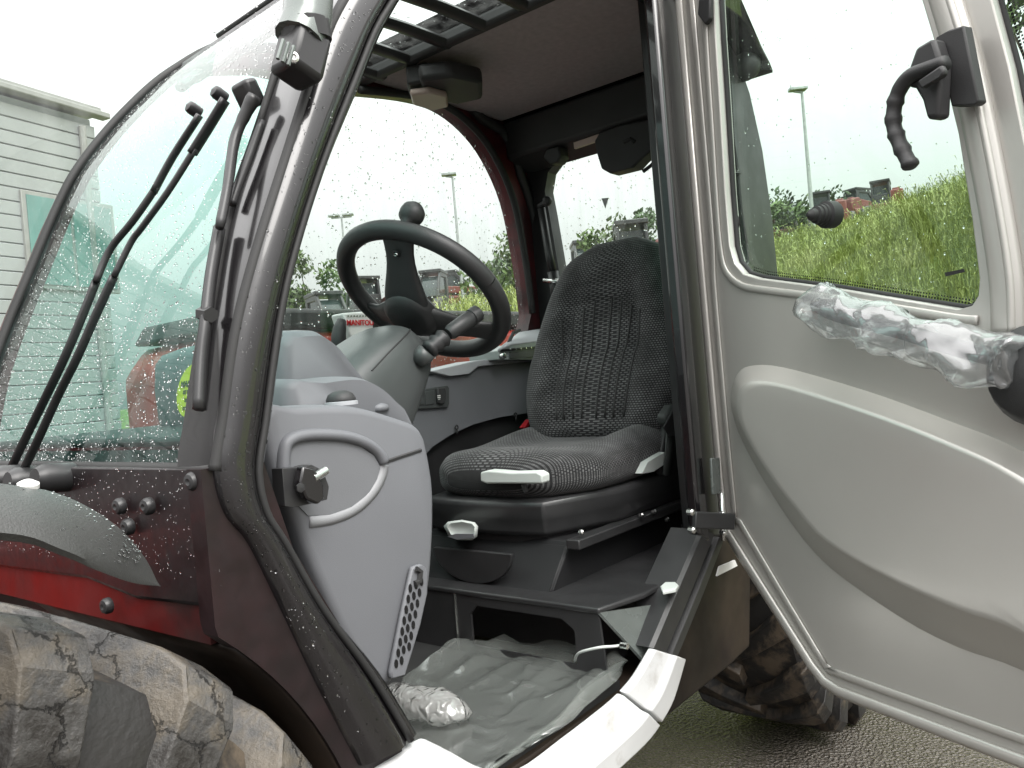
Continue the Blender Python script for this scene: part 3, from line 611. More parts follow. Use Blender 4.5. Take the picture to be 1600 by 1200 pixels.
# wiper: two parallel arms, head links and a long blade
def wpath(l, off): return cr([WS(x, y, off) for x, y in l], 4)
wip = MB().tube(wpath([(8,752),(30,705),(62,640),(95,572),(122,510),(150,440)], .035), [.0075]*21, 8, flat=.55).build('wiper_arm', MT['satin_black'], TL, smooth=180)
MB().tube(wpath([(150,440),(172,390),(208,345),(245,292)], .037), .0055, 6).build('rod', MT['satin_black'], wip, smooth=180)
MB().tube(wpath([(240,300),(270,245),(312,180)], .037), .009, 8, flat=.5).build('head_link', MT['satin_black'], wip, smooth=180)
wip2 = MB().tube(wpath([(28,752),(58,690),(90,620),(120,560),(150,492),(178,432)], .045), .0072, 8, flat=.55).build('wiper_arm', MT['satin_black'], TL, smooth=180)
MB().tube(wpath([(178,432),(205,378),(222,355),(262,300),(305,232)], .046), .0045, 6).build('rod', MT['satin_black'], wip2, smooth=180)
MB().tube(wpath([(300,240),(322,205),(352,156)], .045), .010, 8, flat=.5).build('head_link', MT['satin_black'], wip2, smooth=180)
for px, py, w in ((312,178,wip),(352,155,wip2)):
    c = WS(px, py, .03); MB().lathe([(.009,0),(.0095,.014),(.008,.019),(.0001,.022)], c, gnorm(c.z, c.y), 14).build('pivot', MT['satin_black'], w)
c = WS(388,148,.03); n = gnorm(c.z, c.y)
MB().box(c, (.022,.036,.036), Matrix.Rotation(.45, 3, 'Y')).build('bracket', MT['satin_black'], wip2, bevel=.006)
bl = MB().tube(wpath([(398,150),(380,185),(366,222),(356,290),(343,356)], .04), [.009,.010,.009,.008,.008,.007,.007,.007,.007,.0065,.0065,.0065,.006,.006,.006,.006,.005], 8).build('wiper_blade', MT['satin_black'], TL, smooth=180)
MB().tube(wpath([(343,356),(330,430),(322,500),(315,560),(311,640)], .03), .0065, 6, flat=1.4).build('spine', MT['satin_black'], bl, smooth=180)
MB().tube(wpath([(440,92),(420,160),(396,232),(372,300),(352,380),(336,470),(324,545),(318,600),(313,640)], .012), .0055, 5, flat=2.0).build('rubber_strip', MT['rubber'], bl, smooth=180)
MB().tube(wpath([(410,190),(388,250),(372,292),(362,320)], .024), .006, 6).build('yoke', MT['satin_black'], bl, smooth=180)
MB().tube(wpath([(330,492),(316,490)], .03), .009, 6).build('clip', MT['satin_black'], bl)
for px, py in ((12,748),(35,752),(78,747)):
    c = PX(px, py, -.44); MB().lathe([(.02,-.03),(.02,.01),(.014,.02),(.0001,.02)], c, (1,.1,.1), 14).build('wiper_pivot', MT['satin_black'], TL)

# ---- lamp bracket at the head of the pillar
c = PY(470, 88, .02); m = MB(); m.box(c, (.048,.05,.062), Matrix.Rotation(-.35, 3, 'Y')); lb = m.build('lamp_bracket', MT['satin_black'], TL, bevel=.008)
MB().tube([c + V(0,.0,.02), PY(480, 30, .02), PY(488, -80, .02)], .03, 14).build('bracket_tube', MT['plate'], lb, smooth=40)
MB().lathe([(.030,-.01),(.031,.012),(.024,.018)], PY(478, 52, .02), (0.1,0,1), 18).build('collar', MT['satin_black'], lb)
cs = PY(458, 90, .049); MB().lathe([(.0001,0),(.007,0),(.0065,.002),(.004,.003),(.002,.0015),(.0001,.0015)], cs, (0.5,1,0), 18).build('screw', MT['chrome'], lb)
for k in range(3): MB().tube([PY(443+8*k, 62+5*k, .05), PY(434+8*k, 92+5*k, .05)], .0025, 5).build('fin', MT['plate'], lb)

# ---- roof: barred glass panel at the front, headliner behind
rf = MB(); rf.grid([[wsurf(i, y, -.004) for y in yW] for i in range(48, len(GP))]); rg = rf.build('roof_glass', MT['side_glass'], TL, smooth=180, uv=[(0,0)]*((len(GP)-48)*15))
for k, y in enumerate((-.03,-.16,-.29,-.42,-.55,-.68,-.81)):
    m = MB(); m.tube([wsurf(i, y, -.03) for i in range(46, len(GP))], .021, 8, flat=.55); m.build('roof_bar', MT['satin_black'], TL, smooth=50)
m = MB(); m.tube([wsurf(49, y, -.02) for y in yW], .026, 8); m.build('roof_rail', MT['satin_black'], TL, smooth=50)
pts = [(wsurf(random.randrange(50, len(GP)-1), random.uniform(-.03,-.85), .0) + V(random.uniform(-.03,.03),0,.002), V(0,0,1)) for _ in range(500)]
drops('rain_beads', pts, rg, (.0012,.004), .5)
m = MB(); m.prism([[V(-1.52,-.03,2.265), V(-2.14,-.10,2.265), V(-2.14,YR,2.265), V(-1.52,YR,2.265)]], (0,0,.02)); m.build('headliner', MT['headliner'], TL, bevel=.006)
m = MB(); m.box((-1.52,-.44,2.262), (.035,.88,.035)); m.build('headliner_edge', MT['black_plastic'], TL, bevel=.01)
m = MB(); m.prism([[V(-1.49,.02,2.32), V(-1.6,.03,2.345), V(-2.0,.03,2.33), V(-2.24,.0,2.24), V(-2.3,-.0,2.2), V(-2.27,0,2.21), V(-2.1,0,2.292), V(-1.6,0,2.292)]], (0,-.93,0)); m.build('roof', MT['black_paint'], TL, bevel=.012)
for k in range(3):
    a = WS(334-4*k, 48+13*k, .0); b = wsurf(52, YR+.05, .03+.02*k)
    m = MB(); m.bar(wsurf(58-2*k, YR-.02, .016+.006*k), wsurf(58-2*k, -.3, .016+.006*k), .05, .012, up=(0.4,0,1)); m.build('visor_slat', MT['satin_black'], TL, bevel=.004)
# interior lamp box and heater duct at the front of the headliner
m = MB(); m.prism([[PZ(652,98,2.235), PZ(700,92,2.235), PZ(752,104,2.235), PZ(752,132,2.235), PZ(716,140,2.235), PZ(660,128,2.235)]], (0,0,-.045)); m.build('roof_duct', MT['black_plastic'], TL, bevel=.012)
m = MB(); m.prism([[PZ(640,138,2.19), PZ(668,134,2.19), PZ(698,142,2.19), PZ(700,158,2.19), PZ(676,164,2.19), PZ(644,154,2.19)]], (0,0,-.018)); lm = m.build('cab_lamp', MT['lens'], TL, bevel=.006)
m = MB(); m.prism([[PZ(636,132,2.196), PZ(668,126,2.196), PZ(702,138,2.196), PZ(704,156,2.196), PZ(676,160,2.196), PZ(640,150,2.196)]], (0,0,.05)); m.build('lamp_base', MT['black_plastic'], lm, bevel=.006)

# ---- right side frame with the big side window
def xz(l, Y): return [V(p.x, Y, p.z) for p in (PY(a, b, Y) for a, b in l)]
arch = [V(p.x, YR, p.z) for p in cr([PY(560,141,YR), PY(640,150,YR), PY(692,165,YR), PY(735,197,YR), PY(770,243,YR), PY(800,312,YR), PY(818,400,YR), PY(830,490,YR)], 4)]
outer = [V(g.x-.045, YR, g.z) for g in GP[::4]] + [V(-2.0,YR,2.31), V(-2.3,YR,2.26), V(-2.33,YR,1.9), V(-2.33,YR,1.0), V(-1.6,YR,.78), V(-.8,YR,.75), V(-.5,YR,1.0)]
hole = [V(g.x-.045-.03, YR, g.z) for g in GP[4:50:3]] + [V(-1.2,YR,2.215)] + arch + [V(-2.16,YR,1.5), V(-2.12,YR,1.42), V(-1.9,YR,1.38), V(-.8,YR,1.36)]
m = MB(); m.prism([outer, hole], (0,-.055,0)); m.build('side_frame', MT['maroon'], TL, smooth=30)
m = MB(); m.tube([p + V(0,.006,0) for p in arch], .012, 6); m.build('window_seal', MT['rubber'], TL, smooth=180)
m = MB(); m.tube([p + V(-.095 if p.z < 2.2 else -.02,.004,.05 if p.z > 2.1 else 0) for p in arch[6:]], .018, 6); m.build('trim_strip', MT['black_plastic'], TL, smooth=180)
m = MB(); m.grid([[V(-.55-1.75*a/8, YR-.03, 1.34+.96*b/8) for a in range(9)] for b in range(9)]); sw = m.build('side_window', MT['side_glass'], TL, smooth=180, uv=[(0,0)]*81)
pts = []
for _ in range(2600):
    z = 1.36 + .9*random.random()**1.35; pts.append((V(random.uniform(-1.2,-2.25), YR-.032, z), V(0,-1,0)))
drops('rain_beads', pts, sw, (.0010,.0036), .6, 1.6)
# ---- rear wall with window
hole = [V(-2.26,-.745,2.125), V(-2.26,-.79,2.09), V(-2.26,-.81,2.03), V(-2.26,-.80,1.95), V(-2.26,-.775,1.7), V(-2.26,-.76,1.45), V(-2.26,-.16,1.45), V(-2.26,-.16,2.08), V(-2.26,-.3,2.11)]
m = MB(); m.prism([[V(-2.26,YR,1.24), V(-2.26,-.11,1.24), V(-2.26,-.11,2.25), V(-2.26,YR,2.25)], hole], (-.05,0,0)); m.build('rear_frame', MT['satin_black'], TL, smooth=30)
m = MB(); m.grid([[V(-2.29, -.84+.75*a/4, 1.40+.76*b/4) for a in range(5)] for b in range(5)]); rw = m.build('rear_window', MT['side_glass'], TL, smooth=180, uv=[(0,0)]*25)
pts = [(V(-2.292, random.uniform(-.8,-.2), 1.55+.6*random.random()**1.2), V(-1,0,0)) for _ in range(900)]
drops('rain_beads', pts, rw, (.0009,.0034), .6, 1.6)
m = MB(); m.prism([[V(-2.145,YR,2.262), V(-2.15,YR,2.14), V(-2.26,YR,2.10), V(-2.26,YR,2.26)]], (0,.74,0)); m.build('rear_header', MT['black_plastic'], TL, bevel=.01)
m = MB(); m.bar(PX(898,228,-2.17), PX(945,212,-2.17), .01, .02); m.build('header_label', MT['lens'], TL)
m = MB(); m.prism([[PX(866,238,-2.2), PX(888,232,-2.2), PX(890,248,-2.2), PX(884,258,-2.2), PX(872,260,-2.2), PX(862,250,-2.2)]], (.05,0,0)); m.build('catch', MT['black_plastic'], TL, bevel=.006)
# rear wiper motor cover and its small lever
m = MB(); m.prism([[PX(a, b, -2.2) for a, b in ((944,226),(952,212),(985,200),(1045,188),(1060,240),(1030,242),(1015,255),(1005,266),(968,275),(955,268),(948,245))]], (.06,0,0)); wm = m.build('wiper_motor', MT['black_plastic'], TL, bevel=.016, seg=3)
MB().tube([PX(950,232,-2.15), PX(942,240,-2.15), PX(937,249,-2.15)], [.005,.006,.005], 8).build('lever', MT['black_plastic'], wm, smooth=180)
MB().tube([PX(975,222,-2.14), PX(985,217,-2.14), PX(992,222,-2.14)], .006, 8).build('wire', MT['rubber'], wm, smooth=180)
MB().tube([PX(1005,268,-2.16), PX(1018,258,-2.16), PX(1030,244,-2.16)], .006, 8).build('rim', MT['rubber'], wm, smooth=180)
# ball knob and gas strut on the rear right post
c = PX(855,314,-2.18); MB().lathe([(.0001,-.0165),(.009,-.0145),(.0155,-.006),(.017,0),(.0155,.007),(.010,.013),(.008,.02),(.009,.04),(.0001,.04)], c, (-.15,-1,-.25), 18).build('ball_knob', MT['black_plastic'], TL, smooth=180)
st = MB().tube([PX(846,326,-2.19), PX(858,398,-2.19), PX(864,425,-2.19)], .014, 10).build('gas_strut', MT['satin_black'], TL, smooth=180)
MB().tube([PX(864,425,-2.19), PX(872,475,-2.19)], .02, 10).build('strut_body', MT['satin_black'], st, smooth=180)
MB().tube([PX(850,438,-2.17), PX(876,440,-2.17)], .008, 8).build('strut_bolt', MT['chrome'], st, smooth=180)
for px, py in ((946,316),(1041,292)):
    m = MB(); m.prism([[PX(px-6,py-6,-2.284), PX(px+5,py-7,-2.284), PX(px,py+10,-2.284)]], (.001,0,0)); m.build('glass_sticker', MT['post'], rw)

m = MB(); m.prism([[V(-2.06,-.05,.93), V(-2.27,-.05,1.27), V(-2.27,YR,1.27), V(-2.06,YR,.93)]], (0,0,.015)); m.build('rear_bulkhead', MT['satin_black'], TL)
def yp0(l, Y): return [PY(a, b, Y) for a, b in l]
# ---- rear left quarter, seen through the open door's glass
out = [V(-1.72,-.07,2.29)] + yp0([(1122,36),(1150,80),(1172,145),(1192,235),(1207,340),(1217,440),(1224,540)], -.07) + [V(-2.10,-.07,.95), V(-1.72,-.07,.95)]
hl = [V(p.x, -.07, p.z) for p in (PY(a, b, -.07) for a, b in ((1121,190),(1134,200),(1147,222),(1152,250),(1160,330),(1168,380),(1170,410),(1162,432),(1122,432),(1116,300)))]
m = MB(); m.prism([out, hl], (0,-.04,0)); qp = m.build('rear_quarter', MT['satin_black'], TL, bevel=.004)
m = MB(); m.prism([[V(-1.74,-.10,1.55), V(-2.24,-.10,1.55), V(-2.10,-.10,2.12), V(-1.74,-.10,2.2)]], (0,-.004,0)); m.build('quarter_window', MT['green_glass'], TL)
m = MB(); m.bar(PY(1118,262,-.068), PY(1156,270,-.068), .01, .008); m.build('glazing_bar', MT['black_plastic'], qp)
q0 = [PY(a, b, -.064) for a, b in ((1113,152),(1138,160),(1141,188),(1117,182))]; m = MB(); m.prism([q0], (0,.001,0)); lbq = m.build('barcode_label', MT['paper'], qp)
for k in range(5): m = MB(); m.bar(PY(1117, 158+4*k, -.061), PY(1131, 162+4*k, -.061), .0008, .0016); m.build('print_line', MT['ink'], qp)
pts = []
for _ in range(420):
    z = random.uniform(1.2,2.2); x = random.uniform(-1.9,-2.3)
    pts.append((V(x, -.07, z), V(0,1,0)))
drops('rain_beads', pts, qp, (.001,.003), .6, 1.5)
c = PY(1160,100,-.06); MB().lathe([(.03,-.02),(.042,0),(.042,.025),(.03,.045),(.0001,.05)], c, (-.8,.2,-.1), 20).build('rear_lamp', MT['black_plastic'], TL, smooth=60)
#@@INTERIOR
# ================================================================== INTERIOR
def yp(l, Y): return [PY(a, b, Y) for a, b in l]
# ---- floor, riser and seat platform
m = MB(); m.prism([[V(-.62,-.05,.775), V(-1.30,-.05,.775), V(-1.30,YR,.775), V(-.62,YR,.775)]], (0,0,.022)); m.build('cab_floor', MT['rubber'], TL)
hole = [V(-1.29,-.14,.815), V(-1.29,-.14,.885), V(-1.29,-.17,.905), V(-1.29,-.40,.905), V(-1.29,-.42,.885), V(-1.29,-.42,.815)]
m = MB(); m.prism([[V(-1.29,-.07,.79), V(-1.29,YR,.79), V(-1.29,YR,.93), V(-1.29,-.08,.93)], hole], (-.006,0,0)); m.build('seat_riser', MT['satin_black'], TL, smooth=30)
m = MB(); m.box((-1.50,-.45,.83), (.02,.8,.16)); m.build('riser_backing', MT['black_plastic'], TL)
m = MB(); m.tube([V(-1.289,-.463,.80), V(-1.289,-.463,.93), V(-1.5,-.463,.935)], .004, 5); m.build('riser_seam', MT['chrome'], TL)
m = MB(); m.prism([[V(-1.286,-.075,.925), V(-1.286,YR,.925), V(-2.08,YR,.925), V(-2.08,-.045,.925), V(-1.41,-.045,.925)]], (0,0,.012)); m.build('seat_platform', MT['satin_black'], TL, bevel=.004)
m = MB(); m.prism([[PY(937,957,-.075), PY(1052,940,-.03), PY(1038,975,-.028), PY(1006,1032,-.028)]], (.0,-.004,-.004)); m.build('corner_plate', MT['plate'], TL, smooth=None)
m = MB(); m.tube(cr([PX(898,1032,-1.27), PX(905,1020,-1.25), PX(935,1012,-1.25), PX(958,1010,-1.27), PX(972,1008,-1.285)], 5), .0028, 6); cb = m.build('release_cable', MT['white_plastic'], TL, smooth=180)
MB().lathe([(.006,0),(.006,.015),(.0001,.016)], PX(970,1008,-1.28), (0,1,0), 8).build('cable_end', MT['chrome'], cb)

# ---- dashboard: near cheek, middle deck and instrument hump
ck = [(395,640),(440,634),(520,632),(560,637),(605,650),(640,663),(652,678),(658,698),(667,750),(669,800),(667,860),(660,930),(641,1000),(614,1058),(560,1058),(440,800)]
P = cr(yp(ck, -.075), 3, True); m = MB(); ins = []
cen = sum(P, V(0,0,0))/len(P)
rings = []
for sc_, y in ((.90,-.060),(.955,-.062),(.985,-.068),(1.0,-.082),(1.0,-.20)):
    rings.append([V(cen.x+(p.x-cen.x)*sc_, y, cen.z+(p.z-cen.z)*sc_) for p in P])
m.loft(rings)
mid = cr(yp([(380,610),(440,597),(490,591),(520,595),(548,610),(570,630),(592,655),(600,720),(440,760)], -.24), 3, True); cm = sum(mid, V(0,0,0))/len(mid)
m.loft([[V(cm.x+(p.x-cm.x)*s_, y, cm.z+(p.z-cm.z)*s_) for p in mid] for s_, y in ((.84,-.15),(.95,-.165),(1,-.20),(1.0,-.36))])
hp = cr(yp([(370,545),(420,522),(445,528),(472,550),(498,583),(520,610),(540,660),(400,700)], -.40), 3, True); cm = sum(hp, V(0,0,0))/len(hp)
m.loft([[V(cm.x+(p.x-cm.x)*s_, y, cm.z+(p.z-cm.z)*s_) for p in hp] for s_, y in ((.80,-.285),(.93,-.30),(1,-.34),(1.0,-.60),(.9,-.7))])
dash = m.build('dashboard', MT['grey_plastic'], TL, smooth=50)
# recessed side pocket: darker floor with a rolled lip above and a light band below
lip = cr(yp([(442,742),(443,705),(452,688),(480,680),(530,681),(565,690),(588,705),(600,724)], -.060), 5); m = MB(); m.tube(lip, [.004]+[.0105]*(len(lip)-2)+[.006], 8, flat=.8); m.build('pocket_lip', MT['grey_plastic'], dash, smooth=180)
m = MB(); m.tube(cr(yp([(600,726),(596,745),(582,770),(555,795),(520,810),(482,816)], -.061), 5), .0085, 6, flat=.5, up=(0,1,0)); m.build('pocket_band', MT['grey_band'], dash, smooth=180)
m = MB(); m.prism([yp([(446,706),(455,693),(482,687),(530,689),(562,698),(583,712),(592,728),(588,748),(574,772),(548,792),(515,804),(480,806),(446,770)], -.0605)], (0,.002,0)); m.build('pocket_floor', mat('pocket_grey', (.155,.16,.17), .55, var=.05, bump=.18, bscale=900), dash, smooth=None)
m = MB(); m.tube(yp([(600,722),(630,712),(657,703)], -.061), .0035, 5); m.build('panel_gap', MT['black_plastic'], dash)
# air vent knobs on top
c = PY(533,629,-.12); m = MB(); m.lathe([(.021,0),(.0215,.005),(.018,.012),(.010,.0165),(.0001,.018)], c, (0,0,1), 18); kb = m.build('vent_knob', MT['black_plastic'], dash, smooth=180)
m = MB(); m.lathe([(.024,-.004),(.024,.001),(.02,.002)], c, (0,0,1), 18); m.build('knob_ring', MT['grey_light'], kb, smooth=60)
c = PY(590,638,-.16); m = MB(); m.lathe([(.018,-.004),(.017,.004),(.008,.009),(.0001,.01)], c, (0,0,1), 16); m.build('vent_cap', MT['grey_plastic'], dash, smooth=180)
# perforated heater grille low on the cheek
gp = [(638,886),(652,880),(660,886),(664,900),(663,925),(652,975),(636,1028),(628,1054),(606,1060),(604,1048),(622,960)]
m = MB(); m.prism([yp(gp, -.058)], (0,.008,0)); gr = m.build('heater_grille', MT['grey_plastic'], dash, bevel=.003)
for r_ in range(8):
    for k in range(3):
        t = r_/7; x = (641 + 8.5*k) + (-22)*t + (1.5*k)*(1-t)*.2; y = 915 + 118*t + (4-5*k); 
        if k == 2 and r_ > 6: continue
        c = PY(x, y, -.0495); m = MB(); m.lathe([(.0001,0),(.0042,0),(.0042,.0006),(.0001,.0006)], c, (0,1,0), 10); m.v = [tuple(V(*v)*1.0) for v in m.v]
        m.v = [(c.x+(v[0]-c.x)*.8, v[1], c.z+(v[2]-c.z)*1.5) for v in m.v]; m.build('grille_hole', MT['dot_black'], gr, smooth=None)
m = MB(); m.tube(yp([(650,889),(657,893),(655,908),(648,912)], -.048), .0045, 6); m.build('grille_catch', MT['rubber'], gr)
# door latch striker on the pillar
m = MB(); m.prism([yp([(424,732),(455,730),(470,726),(488,735),(497,760),(494,780),(470,786),(440,792),(428,790)], -.035)], (0,.022,0)); sk_ = m.build('door_striker', MT['satin_black'], TL, bevel=.004)
m = MB(); m.prism([yp([(462,728),(482,732),(496,758),(497,778),(486,788),(468,780),(457,755)], -.010)], (0,.014,0)); m.build('striker_block', MT['black_paint'], sk_, bevel=.003)
MB().tube([PY(488,748,.0), PY(508,736,-.006)], .0062, 10).build('striker_pin', MT['chrome'], sk_, smooth=40)
MB().lathe([(.006,0),(.006,.003),(.0001,.004)], PY(468,762,.005), (0,1,0), 6).build('bolt', MT['satin_black'], sk_)

# ---- steering column cowl
nW_ = V(-sin(radians(42)), 0, cos(radians(42))); CW = V(-1.26, -.45, 1.60); uW = V(0,1,0); vW = nW_.cross(uW)
def cowl_ring(t, ry, rv, off, n=36, sq=.6):
    c = CW - nW_*t + vW*off
    return [c + uW*(ry*math.copysign(abs(cos(2*pi*k/n))**sq, cos(2*pi*k/n))) + vW*(rv*math.copysign(abs(sin(2*pi*k/n))**sq, sin(2*pi*k/n))) for k in range(n)]
m = MB(); m.loft([cowl_ring(*a) for a in ((.130,.03,.03,.004),(.133,.062,.042,.004),(.146,.080,.058,.004),(.178,.092,.074,.002),(.23,.098,.09,-.004),(.29,.102,.105,-.01),(.37,.106,.115,-.015),(.48,.11,.12,-.02))]); cw = m.build('column_cowl', MT['cowl'], TL, smooth=60)
def seam(y0):
    l = []
    for t, ry, rv, off in ((.136,.066,.046,.004),(.146,.081,.059,.004),(.178,.093,.075,.002),(.23,.099,.091,-.004),(.29,.103,.106,-.01)): l.append(CW-nW_*t+vW*(off-rv*.62)+uW*(ry*.93))
    return l
m = MB(); m.tube(cr(seam(0), 4), .0016, 5); m.build('cowl_seam', MT['rubber'], cw)
# ---- steering wheel
m = MB(); n = 72
m.tube([CW + (uW*cos(2*pi*k/n)+vW*sin(2*pi*k/n))*.187 for k in range(n+1)], .0205, 14, caps=False); sw_ = m.build('steering_wheel', MT['wheel_plastic'], TL, smooth=180)
for ang, w0, w1 in ((292,.034,.052), (52,.030,.05), (172,.030,.05)):
    a = radians(ang); d = uW*cos(a)+vW*sin(a); s = uW*-sin(a)+vW*cos(a); rings = []
    for r_, h, w, th in ((.0,-.062,w1*1.1,.018),(.04,-.060,w1*1.05,.018),(.08,-.045,w1*.85,.014),(.12,-.028,w0*.95,.011),(.16,-.010,w0,.010),(.185,.0,w0*1.35,.010)):
        c = CW + d*r_ + nW_*h; rings.append([c + s*(w*math.copysign(abs(cos(2*pi*k/12))**.6, cos(2*pi*k/12))) + nW_*(th*math.copysign(abs(sin(2*pi*k/12))**.6, sin(2*pi*k/12))) for k in range(12)])
    m = MB(); m.loft(rings); m.build('spoke', MT['wheel_plastic'], sw_, smooth=60, sub=1)
m = MB(); m.lathe([(.0001,-.085),(.045,-.082),(.062,-.07),(.064,-.05),(.05,-.036),(.0001,-.032)], CW, nW_, 24); m.build('hub', MT['wheel_plastic'], sw_, smooth=50)
a = radians(292); d = uW*cos(a)+vW*sin(a); c = CW + d*.15 - nW_*.0285
m = MB(); m.lathe([(.0001,0),(.0085,0),(.0085,.002),(.0065,.003),(.0001,.003)], c, -nW_, 18); m.build('badge_button', MT['satin_black'], sw_)
m = MB(); m.tube([c - nW_*.004 + uW*(.005*cos(t))+vW*(.003*sin(t)) for t in [2*pi*k/14 for k in range(15)]], .0009, 5); m.tube([c-nW_*.004-uW*.004, c-nW_*.004+uW*.004+vW*.002], .0008, 5); m.build('badge_emblem', MT['chrome'], sw_)
a = radians(296); d = uW*cos(a)+vW*sin(a); c = CW + d*.19
m = MB(); m.lathe([(.008,.0),(.009,.02),(.016,.026),(.024,.034),(.0265,.046),(.025,.058),(.017,.068),(.0001,.072)], c, nW_, 20); m.build('spinner_knob', MT['wheel_plastic'], sw_, smooth=180)
# ---- direction stalk on the near side of the column
b0 = PY(652,566,-.36); b1 = PY(668,548,-.34); b2 = PY(700,522,-.32); b3 = PY(748,488,-.30)
MB().tube([b0, b0.lerp(b1,.5), b1], [.016,.021,.02], 12).build('stalk_base', MT['cowl'], cw, smooth=180)
sb = [b1.lerp(b2, t) for t in (0,.15,.3,.45,.6,.75,.9)]; MB().tube(sb, [.016,.021,.015,.021,.015,.020,.014], 14).build('stalk_boot', MT['wheel_plastic'], cw, smooth=180)
MB().tube([b2, b2.lerp(b3,.1), b2.lerp(b3,.68), b2.lerp(b3,.7), b2.lerp(b3,.74), b2.lerp(b3,.76), b2.lerp(b3,.97), b3], [.012,.0165,.0175,.016,.016,.0185,.018,.013], 16).build('stalk_grip', MT['wheel_plastic'], cw, smooth=40)

# ---- right hand console
YC = -.80
co = [(600,640),(640,612),(668,590),(700,578),(745,568),(850,560),(905,556),(905,640),(858,642),(820,646),(780,652),(740,663),(705,679),(676,698),(660,716),(600,720)]
m = MB(); m.prism([yp(co, YC)], (0,-.08,0)); con = m.build('side_console', MT['grey_plastic'], TL, bevel=.014, seg=3)
m = MB(); m.prism([yp([(672,580),(745,563),(850,553),(905,550),(905,559),(850,563),(748,573),(735,584),(700,588)], YC+.015)], (0,-.09,0)); m.build('console_rail', MT['grey_light'], con, bevel=.005)
m = MB(); m.prism([yp([(640,628),(648,610),(697,602),(700,606),(700,632),(697,637),(645,640)], YC+.004)], (0,.006,0)); spn = m.build('switch_panel', MT['cowl'], con, bevel=.002)
for k, (xa, xb) in enumerate(((647,661),(664,677))): m = MB(); m.prism([yp([(xa,613-k),(xb,611-k),(xb,632-k),(xa,634-k)], YC+.010)], (0,.003,0)); m.build('switch_blank', MT['cowl'], spn, bevel=.001)
m = MB(); m.prism([yp([(680,607),(692,605),(694,612),(693,628),(688,632),(681,630)], YC+.010)], (0,.010,0)); m.build('rocker_switch', MT['black_plastic'], spn, bevel=.003)
m = MB(); c = PY(686,621,YC+.022); m.bar(c-V(.006,0,0), c+V(.006,0,0), .001, .003); m.bar(c-V(.006,0,-.005), c+V(.006,0,.005), .001, .003); m.bar(c-V(.004,0,.005), c+V(.004,0,-.005), .001, .002); m.build('switch_symbol', MT['paper'], spn)
for px, py in ((714,672),(806,652)):
    c = PY(px, py, YC+.01); m = MB(); m.tube([c + V(.006*cos(t), 0, .008+.006*sin(t)) for t in [2*pi*k/12 for k in range(13)]], .0022, 5); m.tube([c+V(0,0,.002), c-V(0,0,.012)], .003, 5); m.build('pull_ring', MT['rubber'], con, smooth=180)
# dark side wall under the console
m = MB(); m.prism([[V(-.9,YC-.03,.80), V(-2.24,YC-.03,.80), V(-2.24,YC-.03,1.40), V(-.9,YC-.03,1.40)]], (0,-.03,0)); m.build('side_lining', MT['satin_black'], TL)
# radio unit behind the wheel
rp = [(778,548),(800,538),(852,532),(890,530),(890,560),(852,562),(780,562)]
m = MB(); m.prism([yp(rp, -.74)], (0,-.12,0)); rd = m.build('radio', mat('radio_grey', (.30,.34,.33), .3, var=.06), TL, bevel=.006)
m = MB(); tp = yp([(778,546),(812,520),(852,514),(890,512)], -.86); bt = yp([(778,548),(800,538),(852,532),(890,530)], -.74); m.grid([bt, tp]); m.build('radio_top', MT['grey_light'], rd, solid=.006)
m = MB(); m.prism([yp([(782,546),(850,540),(850,544),(782,550)], -.736)], (0,.003,0)); m.build('display', MT['dot_black'], rd)
for k in range(7): c = PY(797+8*k, 546-.7*k, -.7345); m = MB(); m.lathe([(.0026,0),(.0026,.004),(.0001,.004)], c, (0,1,0), 10); m.build('radio_button', MT['chrome'], rd)
MB().lathe([(.009,0),(.0085,.01),(.005,.012),(.0001,.012)], PY(784,556,-.736), (0,1,0), 16).build('volume_knob', MT['chrome'], rd)
MB().prism([yp([(796,550),(840,546),(840,558),(796,560)], -.737)], (0,.003,0)).build('radio_face', MT['cowl'], rd)
MB().tube(yp([(795,535),(802,520),(812,516)], -.78), .006, 6).build('stalk_clip', MT['black_plastic'], rd)
# joystick boot and white maker's plate by the far dash
m = MB(); m.prism([yp([(536,489),(575,486),(588,491),(590,500),(584,504),(584,524),(548,530),(541,506)], -.76)], (0,-.05,0)); pl = m.build('maker_plate', MT['paper'], TL, bevel=.005)
a = PY(546,505,-.757); b = PY(582,505,-.757); text_obj('MANITOU', .019, MT['redink'], pl, frame(PY(563,504.5,-.756), b-a, V(0,0,1)), bold=.0006)
for k in range(9): m = MB(); m.bar(PY(543+4.6*k,494,-.757), PY(545.5+4.6*k,493.6,-.757), .0006, .003); m.build('small_print', MT['ink'], pl)
m = MB(); m.tube([PY(531,560,-.74), PY(529,525,-.74), PY(531,512,-.74), PY(534,500,-.74)], [.02,.018,.016,.011], 12); m.build('control_lever', MT['black_plastic'], TL, smooth=180)

